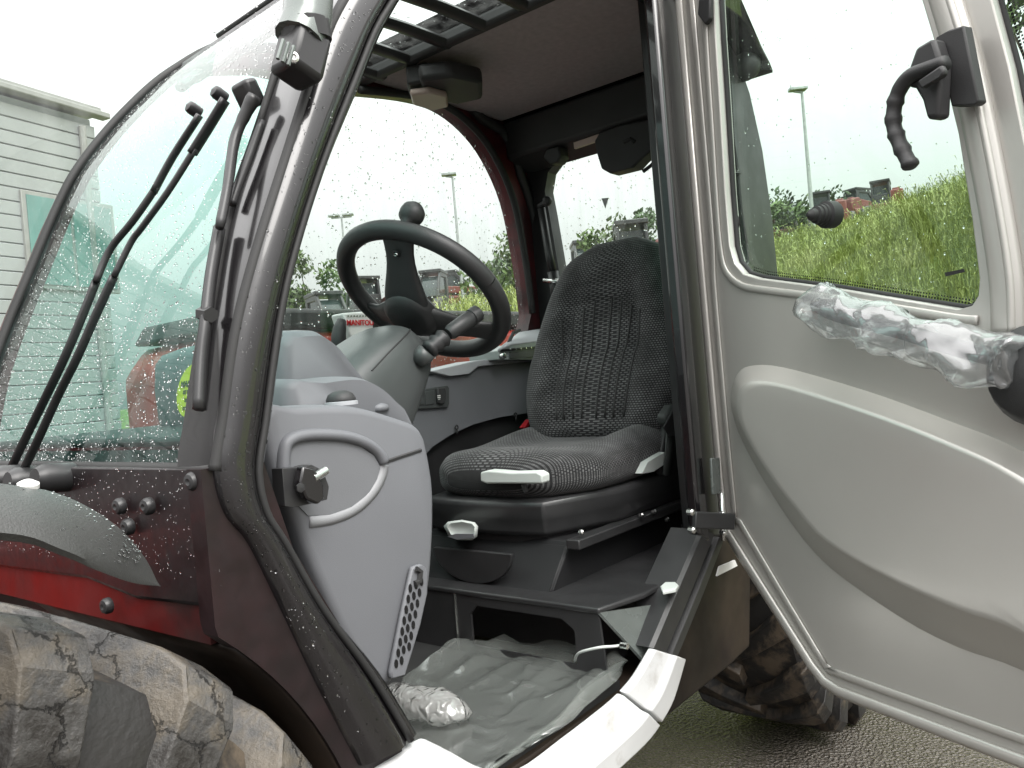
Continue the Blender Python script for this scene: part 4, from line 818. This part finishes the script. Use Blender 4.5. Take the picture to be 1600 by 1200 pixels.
# ---- seat
def superel(t, p): c, s = cos(t), sin(t); return math.copysign(abs(c)**p, c), math.copysign(abs(s)**p, s)
def seat_back():
    N = 64; H = 34; vs = []; uvs = []
    zb, zt = 1.185, 1.775; BX = lambda z: -1.90 - .17*((z-zb)/(zt-zb))
    prof = [(0,.60),(.04,.78),(.12,.90),(.25,.98),(.40,1.0),(.52,.97),(.65,.88),(.78,.78),(.88,.70),(.94,.60),(.98,.42),(1.0,.2)]
    def wid(t):
        for (a, wa), (b, wb) in zip(prof, prof[1:]):
            if a <= t <= b: q = (t-a)/(b-a); return wa+(wb-wa)*q
        return .2
    rings = []; ry = -.428; u = []
    for i in range(H+1):
        t = i/H; z = zb+(zt-zb)*t; w = .262*sum(wid(min(max(t+d, 0), 1)) for d in (-.03,-.015,0,.015,.03))/5; th = .062*(1-max(0, (t-.82)/.18)**2*.75)*(1-max(0, (.08-t)/.08)*.5)
        ring = []
        for k in range(N):
            c, s = superel(2*pi*k/N, .62); y = ry+w*c; x = BX(z)+th*s
            if s > 0:
                a = abs(c); bol = .022*smst(.42,.72,a)*(1-smst(.93,1.0,a))*(1-smst(.72,.9,t)); x += bol*s
                rib = 0
                if a < .5 and .12 < t < .72: rib = .011*abs(sin((abs(c)**1.25)*5.5*pi*.95+.25*t))*smst(.5,.42,a)*smst(.12,.18,t)*smst(.72,.62,t)
                x -= (.011-rib)*s if a < .5 and .12 < t < .72 else 0
                x += .035*s*max(0, 1-((t-.22)/.25)**2)
            ring.append(V(x, y, z)); vs.append((y*1.0 if True else 0, z))
            uvs.append((k/N*(.245*4.0), t*(zt-zb)))
        rings.append(ring)
    m = MB(); m.loft(rings); return m, uvs
def seat_cush():
    N = 64; H = 30; rings = []; uvs = []
    x0, x1 = -1.41, -1.93
    for i in range(H+1):
        t = i/H; x = x0+(x1-x0)*t; w = .245*(.70+.30*smst(0,.3,t))*(1-.30*max(0, (.06-t)/.06)); th = .060*(1-.62*max(0, (.13-t)/.13)**2)*(1-.4*max(0, (t-.93)/.07)); zc = 1.175-.010*sin(pi*t)-.012*max(0,(.15-t)/.15)
        ring = []
        for k in range(N):
            c, s = superel(2*pi*k/N, .60); y = -.45+w*c; z = zc+th*s
            if s > 0: a = abs(c); z += s*(.035*smst(.45,.8,a)*smst(.25,.8,t) - .012*(1-smst(.3,.6,a))*smst(.2,.5,t))
            ring.append(V(x, y, z)); uvs.append((k/N*(.245*4.0), t*.52))
        rings.append(ring)
    m = MB(); m.loft(rings); return m, uvs
# suspension base is the seat's own body
m = MB()
su = [(-1.405,-.28),(-1.385,-.36),(-1.385,-.56),(-1.405,-.65),(-1.6,-.70),(-1.99,-.70),(-1.99,-.20),(-1.6,-.20)]
def sus(z, s): return [V(-1.69+(x+1.69)*s, -.45+(y+.45)*s, z) for x, y in su]
m.loft([sus(1.035,.93), sus(1.045,.97), sus(1.075,.985), sus(1.083,1.0), sus(1.112,1.0), sus(1.120,.97)]); seat = m.build('seat', MT['satin_black'], TL, smooth=40, bevel=.006, sub=0)
m = MB(); m.loft([sus(.98,.70), sus(1.0,.86), sus(1.036,.9)]); m.build('lower_tray', MT['black_plastic'], seat, smooth=40)
m = MB(); m.prism([[V(-1.345,-.235,.936), V(-1.345,-.67,.936), V(-1.42,-.67,1.02), V(-1.42,-.235,1.02)]], (-.02,0,0)); m.prism([[V(-1.35,-.232,.936), V(-1.95,-.232,.936), V(-1.95,-.232,1.03), V(-1.43,-.232,1.03)]], (0,-.44,0)); m.build('pedestal', MT['pit_black'], seat, bevel=.004)
m = MB(); m.prism([[V(-1.352+.0, -.45+.12*cos(a), 1.012-.075*sin(a)) for a in [pi*k/16 for k in range(17)]]], (.012,0,0)); m.build('front_cover', MT['satin_black'], seat, bevel=.004)
m = MB(); m.bar((-1.40,-.205,1.028), (-1.97,-.205,1.028), .035, .022); m.build('slide_rail', MT['satin_black'], seat, bevel=.003)
for px, py, y in ((906,832,-.20),(938,838,-.20),(948,935,-.235),(1046,893,-.18),(1000,805,-.185),(1040,812,-.185),(1020,800,-.185)):
    c = PY(px, py, y); m = MB(); m.lathe([(.006,0),(.006,.008),(.003,.011),(.0001,.011)], c, (0,1,.2), 8); m.build('bolt', MT['chrome'], seat)
m, uv_ = seat_cush(); m.build('cushion', MT['fabric'], seat, smooth=180, uv=uv_)
m, uv_ = seat_back(); bko_ = m.build('backrest', MT['fabric'], seat, smooth=180, uv=uv_)
BV = [[V(*m.v[i*64+k]) for k in range(1, 32)] for i in range(35)]
def back_pt(c, t):
    f = t*34; i = min(int(f), 33); q = f-i; row = [a.lerp(b, q) for a, b in zip(BV[i], BV[i+1])]; yc = (row[0].y+row[-1].y)/2; y = yc + c*abs(row[0].y-row[-1].y)/2
    for a, b in zip(row, row[1:]):
        if min(a.y, b.y) <= y <= max(a.y, b.y): r = (y-a.y)/(b.y-a.y) if a.y != b.y else 0; return a.lerp(b, r)
    return row[15]
for c0 in (-.46,-.34,-.22,-.10,.10,.22,.34,.46):
    sm = MB(); sm.tube([back_pt(c0*(1+1.1*max(0, t-.42)), t) + V(.0008,0,0) for t in [.14+.58*(1-abs(c0)*.35)*k/14 for k in range(15)]], .0028, 5); sm.build('seam', MT['dot_black'], bko_, smooth=180) if False else sm.build('stitched_seam', MT['rubber'], seat, smooth=180)
# fore and aft bar, height handle and tilt lever in off white
m = MB(); l = yp([(750,738),(762,736),(800,739),(838,738),(848,742),(848,756),(800,757),(760,757),(750,754)], -.36); l = [PX(a, b, -1.375) for a, b in ((750,738),(762,735),(800,738),(838,737),(847,742),(847,756),(800,756),(760,756),(750,752))]; m.prism([l], (-.03,0,0)); m.build('slide_handle', MT['white_plastic'], seat, bevel=.005, seg=3)
MB().tube([PX(818,756,-1.385), PX(822,768,-1.39)], .006, 8).build('handle_stem', MT['satin_black'], seat)
m = MB(); rings = []
for x, s in ((-1.33,.55),(-1.325,.8),(-1.335,.95),(-1.36,1.0),(-1.40,.9)):
    rings.append([PX(720+(a-720)*s, 828+(b-828)*s, x) for a, b in ((693,822),(700,815),(722,812),(742,816),(747,822),(746,838),(738,844),(715,844),(700,836))])
m.loft(rings); m.build('height_handle', MT['white_plastic'], seat, smooth=70)
m = MB(); m.prism([[PX(700,838,-1.321), PX(712,834,-1.321), PX(740,834,-1.321), PX(742,840,-1.321), PX(715,843,-1.321)]], (.002,0,0)); m.build('handle_recess', MT['grey_plastic'], seat)
m = MB(); m.prism([yp([(1003,740),(1012,722),(1030,711),(1040,706),(1038,726),(1022,737)], -.185)], (0,-.02,0)); m.build('recline_lever', MT['white_plastic'], seat, bevel=.004)
m = MB(); m.prism([yp([(1030,722),(1046,650),(1076,640),(1084,700),(1080,745),(1035,742)], -.20)], (0,-.02,0)); m.build('side_shield', MT['black_plastic'], seat, bevel=.006)
m = MB(); m.prism([yp([(1040,650),(1052,632),(1070,630),(1078,645),(1076,668),(1058,672),(1044,664)], -.175)], (0,-.03,0)); m.build('belt_reel', MT['belt'], seat, bevel=.008)
m = MB(); l0 = yp([(1042,672),(1040,700),(1036,742)], -.178); l1 = yp([(1060,676),(1056,705),(1048,745)], -.178); m.grid([l0, l1]); m.build('seat_belt', MT['belt'], seat, solid=.003)
m = MB(); m.prism([yp([(1035,668),(1050,640),(1074,650),(1080,668),(1068,676),(1044,682)], -.17)], (0,.004,0)); m.build('belt_loop', MT['black_plastic'], seat, bevel=.004)
bk = MB(); bk.prism([yp([(828,685),(834,668),(846,655),(860,645),(864,660),(858,686)], -.715)], (0,-.02,0)); bko = bk.build('buckle_strap', MT['plate'], seat, bevel=.003)
m = MB(); m.prism([yp([(822,664),(832,652),(842,660),(838,676),(828,676)], -.70)], (0,-.02,0)); m.build('buckle', MT['black_plastic'], seat, bevel=.003)
m = MB(); m.prism([yp([(819,668),(829,655),(833,657),(823,671)], -.694)], (0,-.02,0)); m.build('buckle_button', MT['redplastic'], seat, bevel=.002)
m = MB(); m.tube(cr([PY(a, b, -.71) for a, b in ((842,680),(842,668),(850,660),(856,668),(850,682),(843,682))], 4, True), .003, 6); m.build('wire_guide', MT['rubber'], seat)
# odd bits on the platform: clip, cable eye, small plug
m = MB(); m.prism([[PZ(a, b, .938) for a, b in ((1032,922),(1040,915),(1056,915),(1061,920),(1056,926),(1036,930))]], (0,0,.008)); m.build('white_clip', MT['white_plastic'], TL, bevel=.002)
MB().lathe([(.008,0),(.008,.006),(.0001,.008)], PZ(1043,892,.94), (0,0,1), 6).build('floor_bolt', MT['chrome'], TL)
MB().tube(cr([PY(a, b, -.12) for a, b in ((1064,886),(1060,878),(1060,868),(1066,863))], 4), .003, 6).build('hose_clip', MT['chrome'], TL)
MB().tube([PY(1062,876,-.13), PY(1090,872,-.09)], .013, 10).build('hose', MT['rubber'], TL)

# ---- film laid over the floor, and a padded pouch lying on it
fo = cr([PZ(a, b, .80) for a, b in ((628,1076),(640,1062),(690,1035),(712,1019),(790,1016),(858,1018),(895,1030),(940,1034),(975,1045),(994,1062),(975,1090),(930,1122),(860,1165),(800,1202),(720,1250),(650,1210),(622,1130))], 3, True)
cf = sum(fo, V(0,0,0))/len(fo); NR = 46; rows = []
for i in range(NR+1):
    s = i/NR; rows.append([])
    for p in fo + [fo[0]]:
        q = cf.lerp(p, s); w = noise.noise(V(q.x*7, q.y*7, 1)); rdg = 1-abs(noise.noise(V(q.x*9+3, q.y*14, 4)))*2; r2 = 1-abs(noise.noise(V(q.x*22+3, q.y*22, 7)))*2
        z = .8015 + .0015*(w+.6) + .0035*max(rdg, 0)**6 + .0018*max(r2, 0)**5
        rim = smst(.75, 1, s); back = smst(-.95, -1.25, q.x); z += rim*back*(.016+.02*noise.noise(V(q.y*9, q.x*9, 2)))
        z += .016*smst(-1.08,-1.28,q.x)*max(0, 1-abs(noise.noise(V(q.y*11, 5, 1)))*2.5)
        rows[-1].append(V(min(q.x, -.66), min(q.y, -.045) if s > .9 else q.y, z))
m = MB(); m.grid(rows); fl = m.build('plastic_film', MT['film'], None, smooth=180, uv=[(0,0)]*len(m.v)); tag(fl, 'creased clear plastic film laid over the cab floor', 'plastic film')
def lump(path, rad, N, seed, amp, fq, flat=1.0, up=None):
    path = cr(path, 8); n = len(path); m = MB(); tt = [i/(n-1) for i in range(n)]
    rr = [np.interp(t, [a for a, b in rad], [b for a, b in rad]) for t in tt]
    m.tube(path, [float(r) for r in rr], N, flat=flat, up=up); out = []
    for v in m.v:
        v = V(*v); d = V(noise.noise(v*fq+V(seed,0,0)), noise.noise(v*fq+V(0,seed,0)), noise.noise(v*fq+V(0,0,seed))); r2 = 1-abs(noise.noise(v*fq*2.2+V(seed,seed,1)))*2
        out.append(tuple(v + d*amp + d.normalized()*max(r2,0)**2*amp*.8))
    m.v = out; return m
m = lump([PZ(608,1084,.83), PZ(640,1095,.835), PZ(675,1103,.835), PZ(705,1108,.83), PZ(730,1112,.815)], [(0,.02),(.2,.036),(.6,.038),(.85,.028),(1,.012)], 28, 3, .0035, 26, flat=.75)
po = m.build('padded_pouch', MT['pouch'], None, smooth=180, uv=[(0,0)]*len(m.v)); tag(po, 'shiny white padded pouch lying on the film beside the front pillar', 'pouch')
#@@DOOR
# ================================================================== DOOR, swung open about its rear hinges
DH = V(-1.70, .045, 0); DA = radians(66); dE = V(cos(DA), sin(DA), 0); dN = V(sin(DA), -cos(DA), 0)
def DW(u, z, w=0): return DH + dE*u + dN*w + V(0, 0, z)
def DP(px, py, w=0): return PP(px, py, DH + dN*w, dN)
def DL(l, w=0): return [DP(a, b, w) for a, b in l]
outl = [(-.066,2.25),(-.066,1.04),(-.055,.99),(-.03,.958),(.165,.745),(.20,.718),(.24,.708),(.80,.708),(.86,.74),(1.06,1.08),(1.13,1.27),(1.12,1.36),(1.05,1.62),(.94,1.88),(.80,2.08),(.66,2.18),(.45,2.25)]
def qp_(l): return [DW(u, z) for u, z in l]
w1 = [DP(a, b) for a, b in ((1112,-60),(1118,60),(1124,150),(1133,300),(1140,385),(1147,410),(1162,428),(1185,435),(1300,450),(1420,470),(1500,483),(1518,478),(1528,462),(1530,435),(1518,340),(1497,210),(1470,100),(1440,0),(1415,-70))]
w2 = [DW(u, z) for u, z in ((.655,2.05),(.64,1.95),(.665,1.80),(.685,1.62),(.69,1.50),(.70,1.46),(.73,1.45),(.98,1.42),(1.03,1.45),(1.0,1.6),(.90,1.84),(.78,2.02),(.70,2.08))]
m = MB(); m.prism([[p for p in qp_(outl)], w1, w2], -dN*.035); door = m.build('door', MT['silver'], TL, smooth=30, bevel=.006)
# glass bonded to the outer face, running past the frame
m = MB(); m.prism([[DW(u, z, -.030) for u, z in ((.02,2.22),(.02,1.50),(.10,1.46),(.5,1.40),(.98,1.38),(1.06,1.44),(1.02,1.62),(.91,1.88),(.78,2.06),(.62,2.18),(.45,2.22))]], -dN*.005); dg = m.build('window_pane', MT['door_glass'], door, smooth=None)
# rubber and printed dots round the opening
m = MB(); m.tube([p - dN*.022 for p in w1 + [w1[0]]], .007, 6); m.build('window_seal', MT['rubber'], door, smooth=180)
m = MB(); m.tube([p - dN*.022 for p in w2 + [w2[0]]], .006, 6); m.build('window_seal', MT['rubber'], door, smooth=180)
m = MB()
def dots(path, rows, inw, sz=.0016):
    P_ = []
    for a, b in zip(path, path[1:]):
        k = max(int((b-a).length/.0055), 1); P_ += [(a.lerp(b, i/k), (b-a).normalized()) for i in range(k)]
    for r_ in range(rows):
        for p, t in P_:
            n = dN.cross(t)*inw; c = p + n*(.008+.0055*r_) - dN*.0285; s = sz*(1-.2*r_)
            m.add([c-dE*s-V(0,0,s), c+dE*s-V(0,0,s), c+dE*s+V(0,0,s), c-dE*s+V(0,0,s)], [(0,1,2,3)])
sgn = 1 if (dN.cross((w1[9]-w1[8]).normalized())).z > 0 else -1
dots(w1[6:12], 2, sgn); dots(w2[0:6], 4, (1 if (dN.cross((w2[2]-w2[1]).normalized())).dot(dE) > 0 else -1), .0019); dots(w1[1:5], 1, (1 if (dN.cross((w1[2]-w1[1]).normalized())).dot(dE) > 0 else -1))
o = m.build('printed_dots', MT['dot_black'], dg, smooth=None); o['kind'] = 'stuff'
pts = []
for _ in range(240):
    u = random.uniform(.06,.6); z = random.uniform(1.5,2.15); pts.append((DW(u, z, -.0355), -dN))
drops('rain_beads', pts, dg, (.0009,.0022), .5, 1.6)
# rounded mullion that carries the handle
bl_ = cr([DP(a, b, .004) for a, b in ((1455,-70),(1478,0),(1508,100),(1532,205),(1556,330),(1570,420),(1574,470),(1575,520))], 4)
m = MB(); m.tube(bl_, .026, 12, flat=.55, up=dN); m.build('mullion', MT['silver'], door, smooth=180)
m = MB(); m.tube([p + dE*.012 + dN*.011 for p in bl_], .006, 8); m.build('mullion_bead', MT['silver'], door, smooth=180)
# folded rims along the hinge edge, the chamfer and the bottom
edge = [DW(u, z, .004) for u, z in ((-.050,2.24),(-.052,1.6),(-.050,1.05),(-.038,1.0),(.178,.757),(.208,.733),(.245,.724),(.6,.724),(.80,.724),(.85,.755),(1.04,1.09))]
m = MB(); m.tube(edge, .011, 10, flat=.45, up=dN); m.build('door_rim', MT['silver'], door, smooth=180)
edge2 = [DW(u, z, .003) for u, z in ((-.008,2.24),(-.008,1.72),(-.012,1.62),(-.016,1.52),(-.012,1.06),(.004,1.03),(.195,.790),(.222,.768),(.25,.760),(.6,.760),(.80,.760),(.84,.79))]
m = MB(); m.tube(cr(edge2, 3), .008, 10, flat=.35, up=dN); m.build('door_bead', MT['silver'], door, smooth=180)
m = MB(); m.tube([p - dN*.03 + V(0,0,-.012) - dE*.004 for p in edge], .013, 8); m.build('door_seal', MT['rubber'], door, smooth=180)
# window surround, a low rolled moulding
ws_ = [(p + dN*.003) for p in DL([(1100,-60),(1104,60),(1113,200),(1121,330),(1128,400),(1138,428),(1160,446),(1195,453),(1300,466),(1420,485),(1500,498),(1530,500)])]
m = MB(); m.tube(cr(ws_, 3), .008, 10, flat=.35, up=dN); m.build('window_moulding', MT['silver'], door, smooth=180)
# raised leaf-shaped pocket pressed into the lower panel
op = DL([(1143,640),(1143,610),(1150,585),(1170,571),(1222,573),(1350,609),(1480,656),(1600,706)]) + [DW(.86,1.09,0), DW(1.0,1.0,0), DW(.98,.89,0), DW(.84,.815,0)] + DL([(1600,1052),(1500,1016),(1412,971),(1300,892),(1245,832),(1195,755),(1160,690)])
ip = DL([(1152,645),(1152,622),(1160,604),(1182,595),(1228,602),(1350,640),(1480,690),(1600,748)], .055) + [DW(.82,1.08,.055), DW(.94,1.0,.055), DW(.92,.94,.055), DW(.80,.875,.055)] + DL([(1600,990),(1500,952),(1395,905),(1290,845),(1240,790),(1198,735),(1165,680)], .055)
oc = cr(op, 4, True); ic = cr(ip, 4, True); ctr = sum(ic, V(0,0,0))/len(ic)
m = MB(); rings = [[p - dN*.004 for p in oc], [a.lerp(b, .12)+dN*.001 for a, b in zip(oc, ic)], [a.lerp(b, .82)-dN*.0015 for a, b in zip(oc, ic)], [a.lerp(b, .96) for a, b in zip(oc, ic)], ic, [p.lerp(ctr, .06)+dN*.0012 for p in ic]]
for s in (.3, .6, .85): rings.append([p.lerp(ctr, s)+dN*.002 for p in ic])
m.loft(rings, True, False); n = len(ic); o_ = (len(rings)-1)*n; m.f.append(tuple(range(o_, o_+n))); m.build('pressed_panel', MT['silver'], door, smooth=70)
# inner handle: bracket, lever with finger grips
m = MB(); m.prism([DL([(1475,62),(1500,48),(1520,42),(1543,160),(1535,166),(1500,168),(1492,120)], .03)], dN*.022); hd = m.build('handle_bracket', MT['black_plastic'], door, bevel=.008)
m = MB(); m.prism([DL([(1450,78),(1478,62),(1490,100),(1486,186),(1468,190),(1460,160),(1448,140),(1436,138),(1432,128)], .05)], dN*.03); m.build('handle_latch', MT['black_plastic'], door, bevel=.008)
hp_ = cr(DL([(1478,98),(1448,108),(1424,118),(1408,136),(1399,160),(1396,190),(1402,215),(1413,240),(1425,262)], .085), 5)
rr = [.0135+.0028*max(0, sin(i*1.35)) if i > 16 else .014 for i in range(len(hp_))]; rr[-1] = .009
m = MB(); m.tube(hp_, rr, 12, flat=.8); m.build('handle_lever', MT['black_plastic'], door, smooth=180)
m = MB(); m.prism([DL([(1440,128),(1478,102),(1484,112),(1480,120),(1446,140)], .09)], dN*.012); m.build('handle_trigger', MT['black_plastic'], door, bevel=.004)
# rubber buffer standing on the glass, and a hinge-side latch foot
c = DP(1287,335,.0) - dN*.03; ax = (V(0,0,0) + dN*1.0 - dE*.10).normalized()
m = MB(); m.lathe([(.0001,0),(.024,0),(.026,.004),(.026,.024),(.021,.027),(.021,.032),(.019,.033),(.019,.039),(.0165,.04),(.0165,.047),(.012,.049),(.011,.058),(.004,.066),(.0001,.067)], c, ax, 22); m.build('rubber_buffer', MT['rubber'], door, smooth=30)
m = MB(); m.lathe([(.03,0),(.028,.006),(.012,.012),(.010,.02),(.0001,.022)], DP(1141,350,-.028), dN, 18); m.build('latch_foot', MT['rubber'], door, smooth=60)
m = MB(); m.prism([DL([(1098,0),(1116,-2),(1115,30),(1108,40),(1096,24)], .004)], dN*.012); m.build('upper_catch', MT['black_plastic'], door, bevel=.003)
m = MB(); m.prism([DL([(1476,426),(1506,420),(1508,425),(1478,432)], -.027)], dN*.0006); m.build('etched_mark', MT['rubber'], dg)
# grab bar and pod at the front of the door
gb = cr([DP(1276,476,.05), DP(1310,492,.06), DP(1400,515,.07), DP(1500,545,.075), DP(1620,575,.07)], 5)
m = MB(); m.tube(gb, .014, 10); m.build('grab_bar', MT['black_plastic'], door, smooth=180)
m = MB(); m.lathe([(.0001,-.03),(.05,-.028),(.072,-.01),(.075,.03),(.055,.06),(.0001,.065)], DP(1640,585,.03), dN, 24); m.build('bar_pod', MT['black_plastic'], door, smooth=180)
m = MB(); m.tube([DP(1276,476,.0), DP(1276,476,.05)], .012, 8); m.build('bar_foot', MT['black_plastic'], door, smooth=180)
# hinges
hg = MB().bar(PY(1084,812,.02), PY(1146,815,.055), .012, .035).build('hinge_strap', MT['satin_black'], TL, bevel=.003)
for px, py in ((1079,800),(1081,828),(1128,803),(1130,832)):
    MB().lathe([(.007,-.006),(.007,.006),(.004,.009),(.0001,.009)], PY(px, py, .03), (.3,1,0), 8).build('hinge_bolt', MT['chrome'], hg)
MB().tube([PY(1128,770,.03), PY(1130,845,.03)], .005, 8).build('hinge_pin', MT['chrome'], hg, smooth=180)
MB().prism([yp([(1108,716),(1121,715),(1123,772),(1111,773)], .012)], (0,.006,0)).build('keeper_plate', MT['plate'], TL, bevel=.002)
MB().prism([yp([(1118,900),(1122,885),(1146,875),(1150,884)], -.01)], (0,.004,0)).build('reflector', MT['paper'], TL)

# ---- clear bag pulled over the grab bar
bagp = [DP(1262,470,.06), DP(1290,484,.075), DP(1345,500,.085), DP(1400,516,.09), DP(1460,535,.09), DP(1520,555,.085), DP(1572,560,.08), DP(1596,566,.08)]
m = lump(bagp, [(0,.016),(.06,.036),(.2,.040),(.4,.036),(.58,.037),(.75,.042),(.9,.045),(1,.030)], 44, 11, .010, 16, flat=1.0)
bagz = []
for v in m.v:
    v = V(*v); s = noise.noise(V(v.x*6, v.y*6, 2)); v.z -= max(0, s)*.012; bagz.append(tuple(v))
m.v = bagz; bg_ = m.build('plastic_bag', MT['bag'], None, smooth=180, uv=[(0,0)]*len(m.v)); tag(bg_, 'crumpled clear plastic bag wrapped over the grab bar of the open door', 'plastic bag')

# ================================================================== LOWER BODY, WHEELS, BOOM
m = MB(); m.prism([[V(-1.46,-.035,.78), V(-1.73,-.035,.975), V(-1.95,-.035,.97), V(-1.88,-.035,.68), V(-1.76,-.035,.672), V(-1.46,-.035,.672), V(-1.0,-.035,.655), V(-.75,-.035,.78)]], (0,-.1,0)); m.build('lower_body', MT['dark_grime'], TL, bevel=.006)
m = MB(); m.box((-1.4,-.62,.62), (3.6,.4,.24)); m.build('chassis', MT['dark_grime'], TL, bevel=.02)
m = MB(); m.bar((1.2,-1.10,.85), (-3.2,-1.10,1.36), .22, .26); bm_ = m.build('boom', MT['red'], TL, bevel=.015)
m = MB(); m.bar((1.2,-1.10,1.02), (-3.2,-1.10,1.53), .18, .05); m.build('hose_tray', MT['rubber'], bm_, bevel=.01)
m = MB(); m.prism([[V(-1.22,-1.26,.9), V(-1.22,-1.26,1.50), V(-1.30,-1.26,1.60), V(-3.1,-1.26,1.60), V(-3.2,-1.26,.9)]], (0,-.55,0)); eh = m.build('engine_hood', MT['red'], TL, bevel=.03)
m = MB(); m.prism([[V(-1.26,-1.25,1.605), V(-1.30,-1.25,1.67), V(-3.05,-1.25,1.67), V(-3.1,-1.25,1.605)]], (0,-.55,0)); m.build('hood_top', MT['rubber'], eh, bevel=.015)
m = MB(); m.prism([[V(-.485,-.04,1.352), V(-.80,-.16,1.352), V(-.95,-.84,1.352), V(-.52,-.84,1.352)]], (0,0,.012)); m.build('dash_shelf', MT['black_plastic'], TL, bevel=.006)
def wheel(cx, y0, y1, R, nl, label, turn=0, mud=None, cz=None):
    cz = R if cz is None else cz; yc = (y0+y1)/2; hw = (y1-y0)/2
    prof = [(R*.42,-hw*.55),(R*.5,-hw*.92),(R*.7,-hw*1.0),(R*.86,-hw*.98),(R*.915,-hw*.86),(R*.935,-hw*.4),(R*.94,0),(R*.935,hw*.4),(R*.915,hw*.86),(R*.86,hw*.98),(R*.7,hw),(R*.5,hw*.92),(R*.42,hw*.55)]
    m = MB(); m.lathe(prof, (cx,yc,cz), (0,1,0), 56); t = m.build('wheel', MT['tyre'], TL, smooth=40); tag(t, label)
    m = MB(); m.lathe([(.0001,hw*.1),(R*.2,hw*.12),(R*.22,hw*.3),(R*.4,hw*.35),(R*.44,hw*.6),(R*.43,-hw*.6),(.0001,-hw*.3)], (cx,yc,cz), (0,1,0), 32); m.build('rim', MT['white_paint'], t, smooth=40)
    m0 = MB()
    for sd in (-1, 1):
        rings = []                                     # one slanted bar lug running over the shoulder
        for q, rt, yt, rb, yb in ((0,1,-.05,.9,-.05),(.35,1,.4,.9,.4),(.75,1,.8,.9,.74),(.88,.985,.97,.86,.85),(.95,.93,1.06,.84,.9),(1.05,.80,1.07,.78,.92),(1.1,.74,1.0,.75,.93)):
            an = .30*q; w = R*(.042+.026*q)*(20/nl)
            def pt(r, da, y): return V(-r*R*sin(an+da/R), sd*hw*y, r*R*cos(an+da/R))
            rings.append([pt(rb,-w*1.3,yb), pt(rt-.006,-w,yt), pt(rt,-w*.9,yt), pt(rt,w*.9,yt), pt(rt-.006,w,yt), pt(rb,w*1.3,yb)])
        mm = MB(); mm.loft(rings); base = mm
        proto = None
        for k in range(nl):
            a = 2*pi*(k+(.5 if sd > 0 else 0))/nl
            if proto is None: proto = base.build('tread_lug', mud or MT['tyre'], None, smooth=30, bevel=.0025); o = proto
            else: o = proto.copy(); COL.objects.link(o)
            attach(o, t); o.matrix_basis = Matrix.Translation((cx, yc, cz)) @ Matrix.Rotation(a + .06*random.random(), 4, 'Y')
    return t
wheel(FXC, -.37, .03, FWR, 20, 'front wheel caked in pale mud', mud=MT['mud'], cz=FZC)
wheel(-2.63, -.41, -.01, .53, 18, 'rear wheel with wet muddy lugs', cz=.73)
# moulded fender over the front wheel
top_ = cr([V(.35,.0,1.335), V(.10,.0,1.40), V(-.12,.0,1.385), V(-.26,.0,1.346), V(-.312,.0,1.326), V(-.356,.0,1.29), V(-.381,.0,1.253), V(-.393,.0,1.222)], 5)
low_ = cr([V(.38,.13,1.29), V(.12,.13,1.355), V(-.10,.12,1.345), V(-.225,.10,1.319), V(-.269,.095,1.296), V(-.308,.075,1.270), V(-.350,.04,1.243), V(-.394,.002,1.220)], 5)
m = MB(); rings = []
for a, b in zip(top_, low_):
    d_ = b-a; nn = V(0,.3,1); kf = min(d_.length/.1, 1); rings.append([a + d_*s + V(0,0,h*kf) for s, h in ((0,0),(.25,.008),(.6,.009),(.9,.004),(1,-.004),(.95,-.012),(.5,-.006),(0,-.012))])
m.loft(rings); fd = m.build('front_fender', MT['fender'], TL, smooth=60)
pts = []
for _ in range(300):
    i = random.randrange(10, len(rings)-6); s = random.uniform(.05,.9); a = rings[i][0].lerp(rings[i][4], s); b = rings[i+1][0].lerp(rings[i+1][4], s); p = a.lerp(b, random.random()) + V(0,.0015,.0085*min(1, 4*s*(1-s)+.2))
    pts.append((p, V(-.3,.4,1)))
drops('rain_beads', pts, fd, (.0006,.0018), .35)
MB().lathe([(.009,0),(.009,.004),(.004,.007),(.0001,.007)], PY(44,762,.01), (0,.3,1), 12).build('fender_clip', MT['paper'], fd)
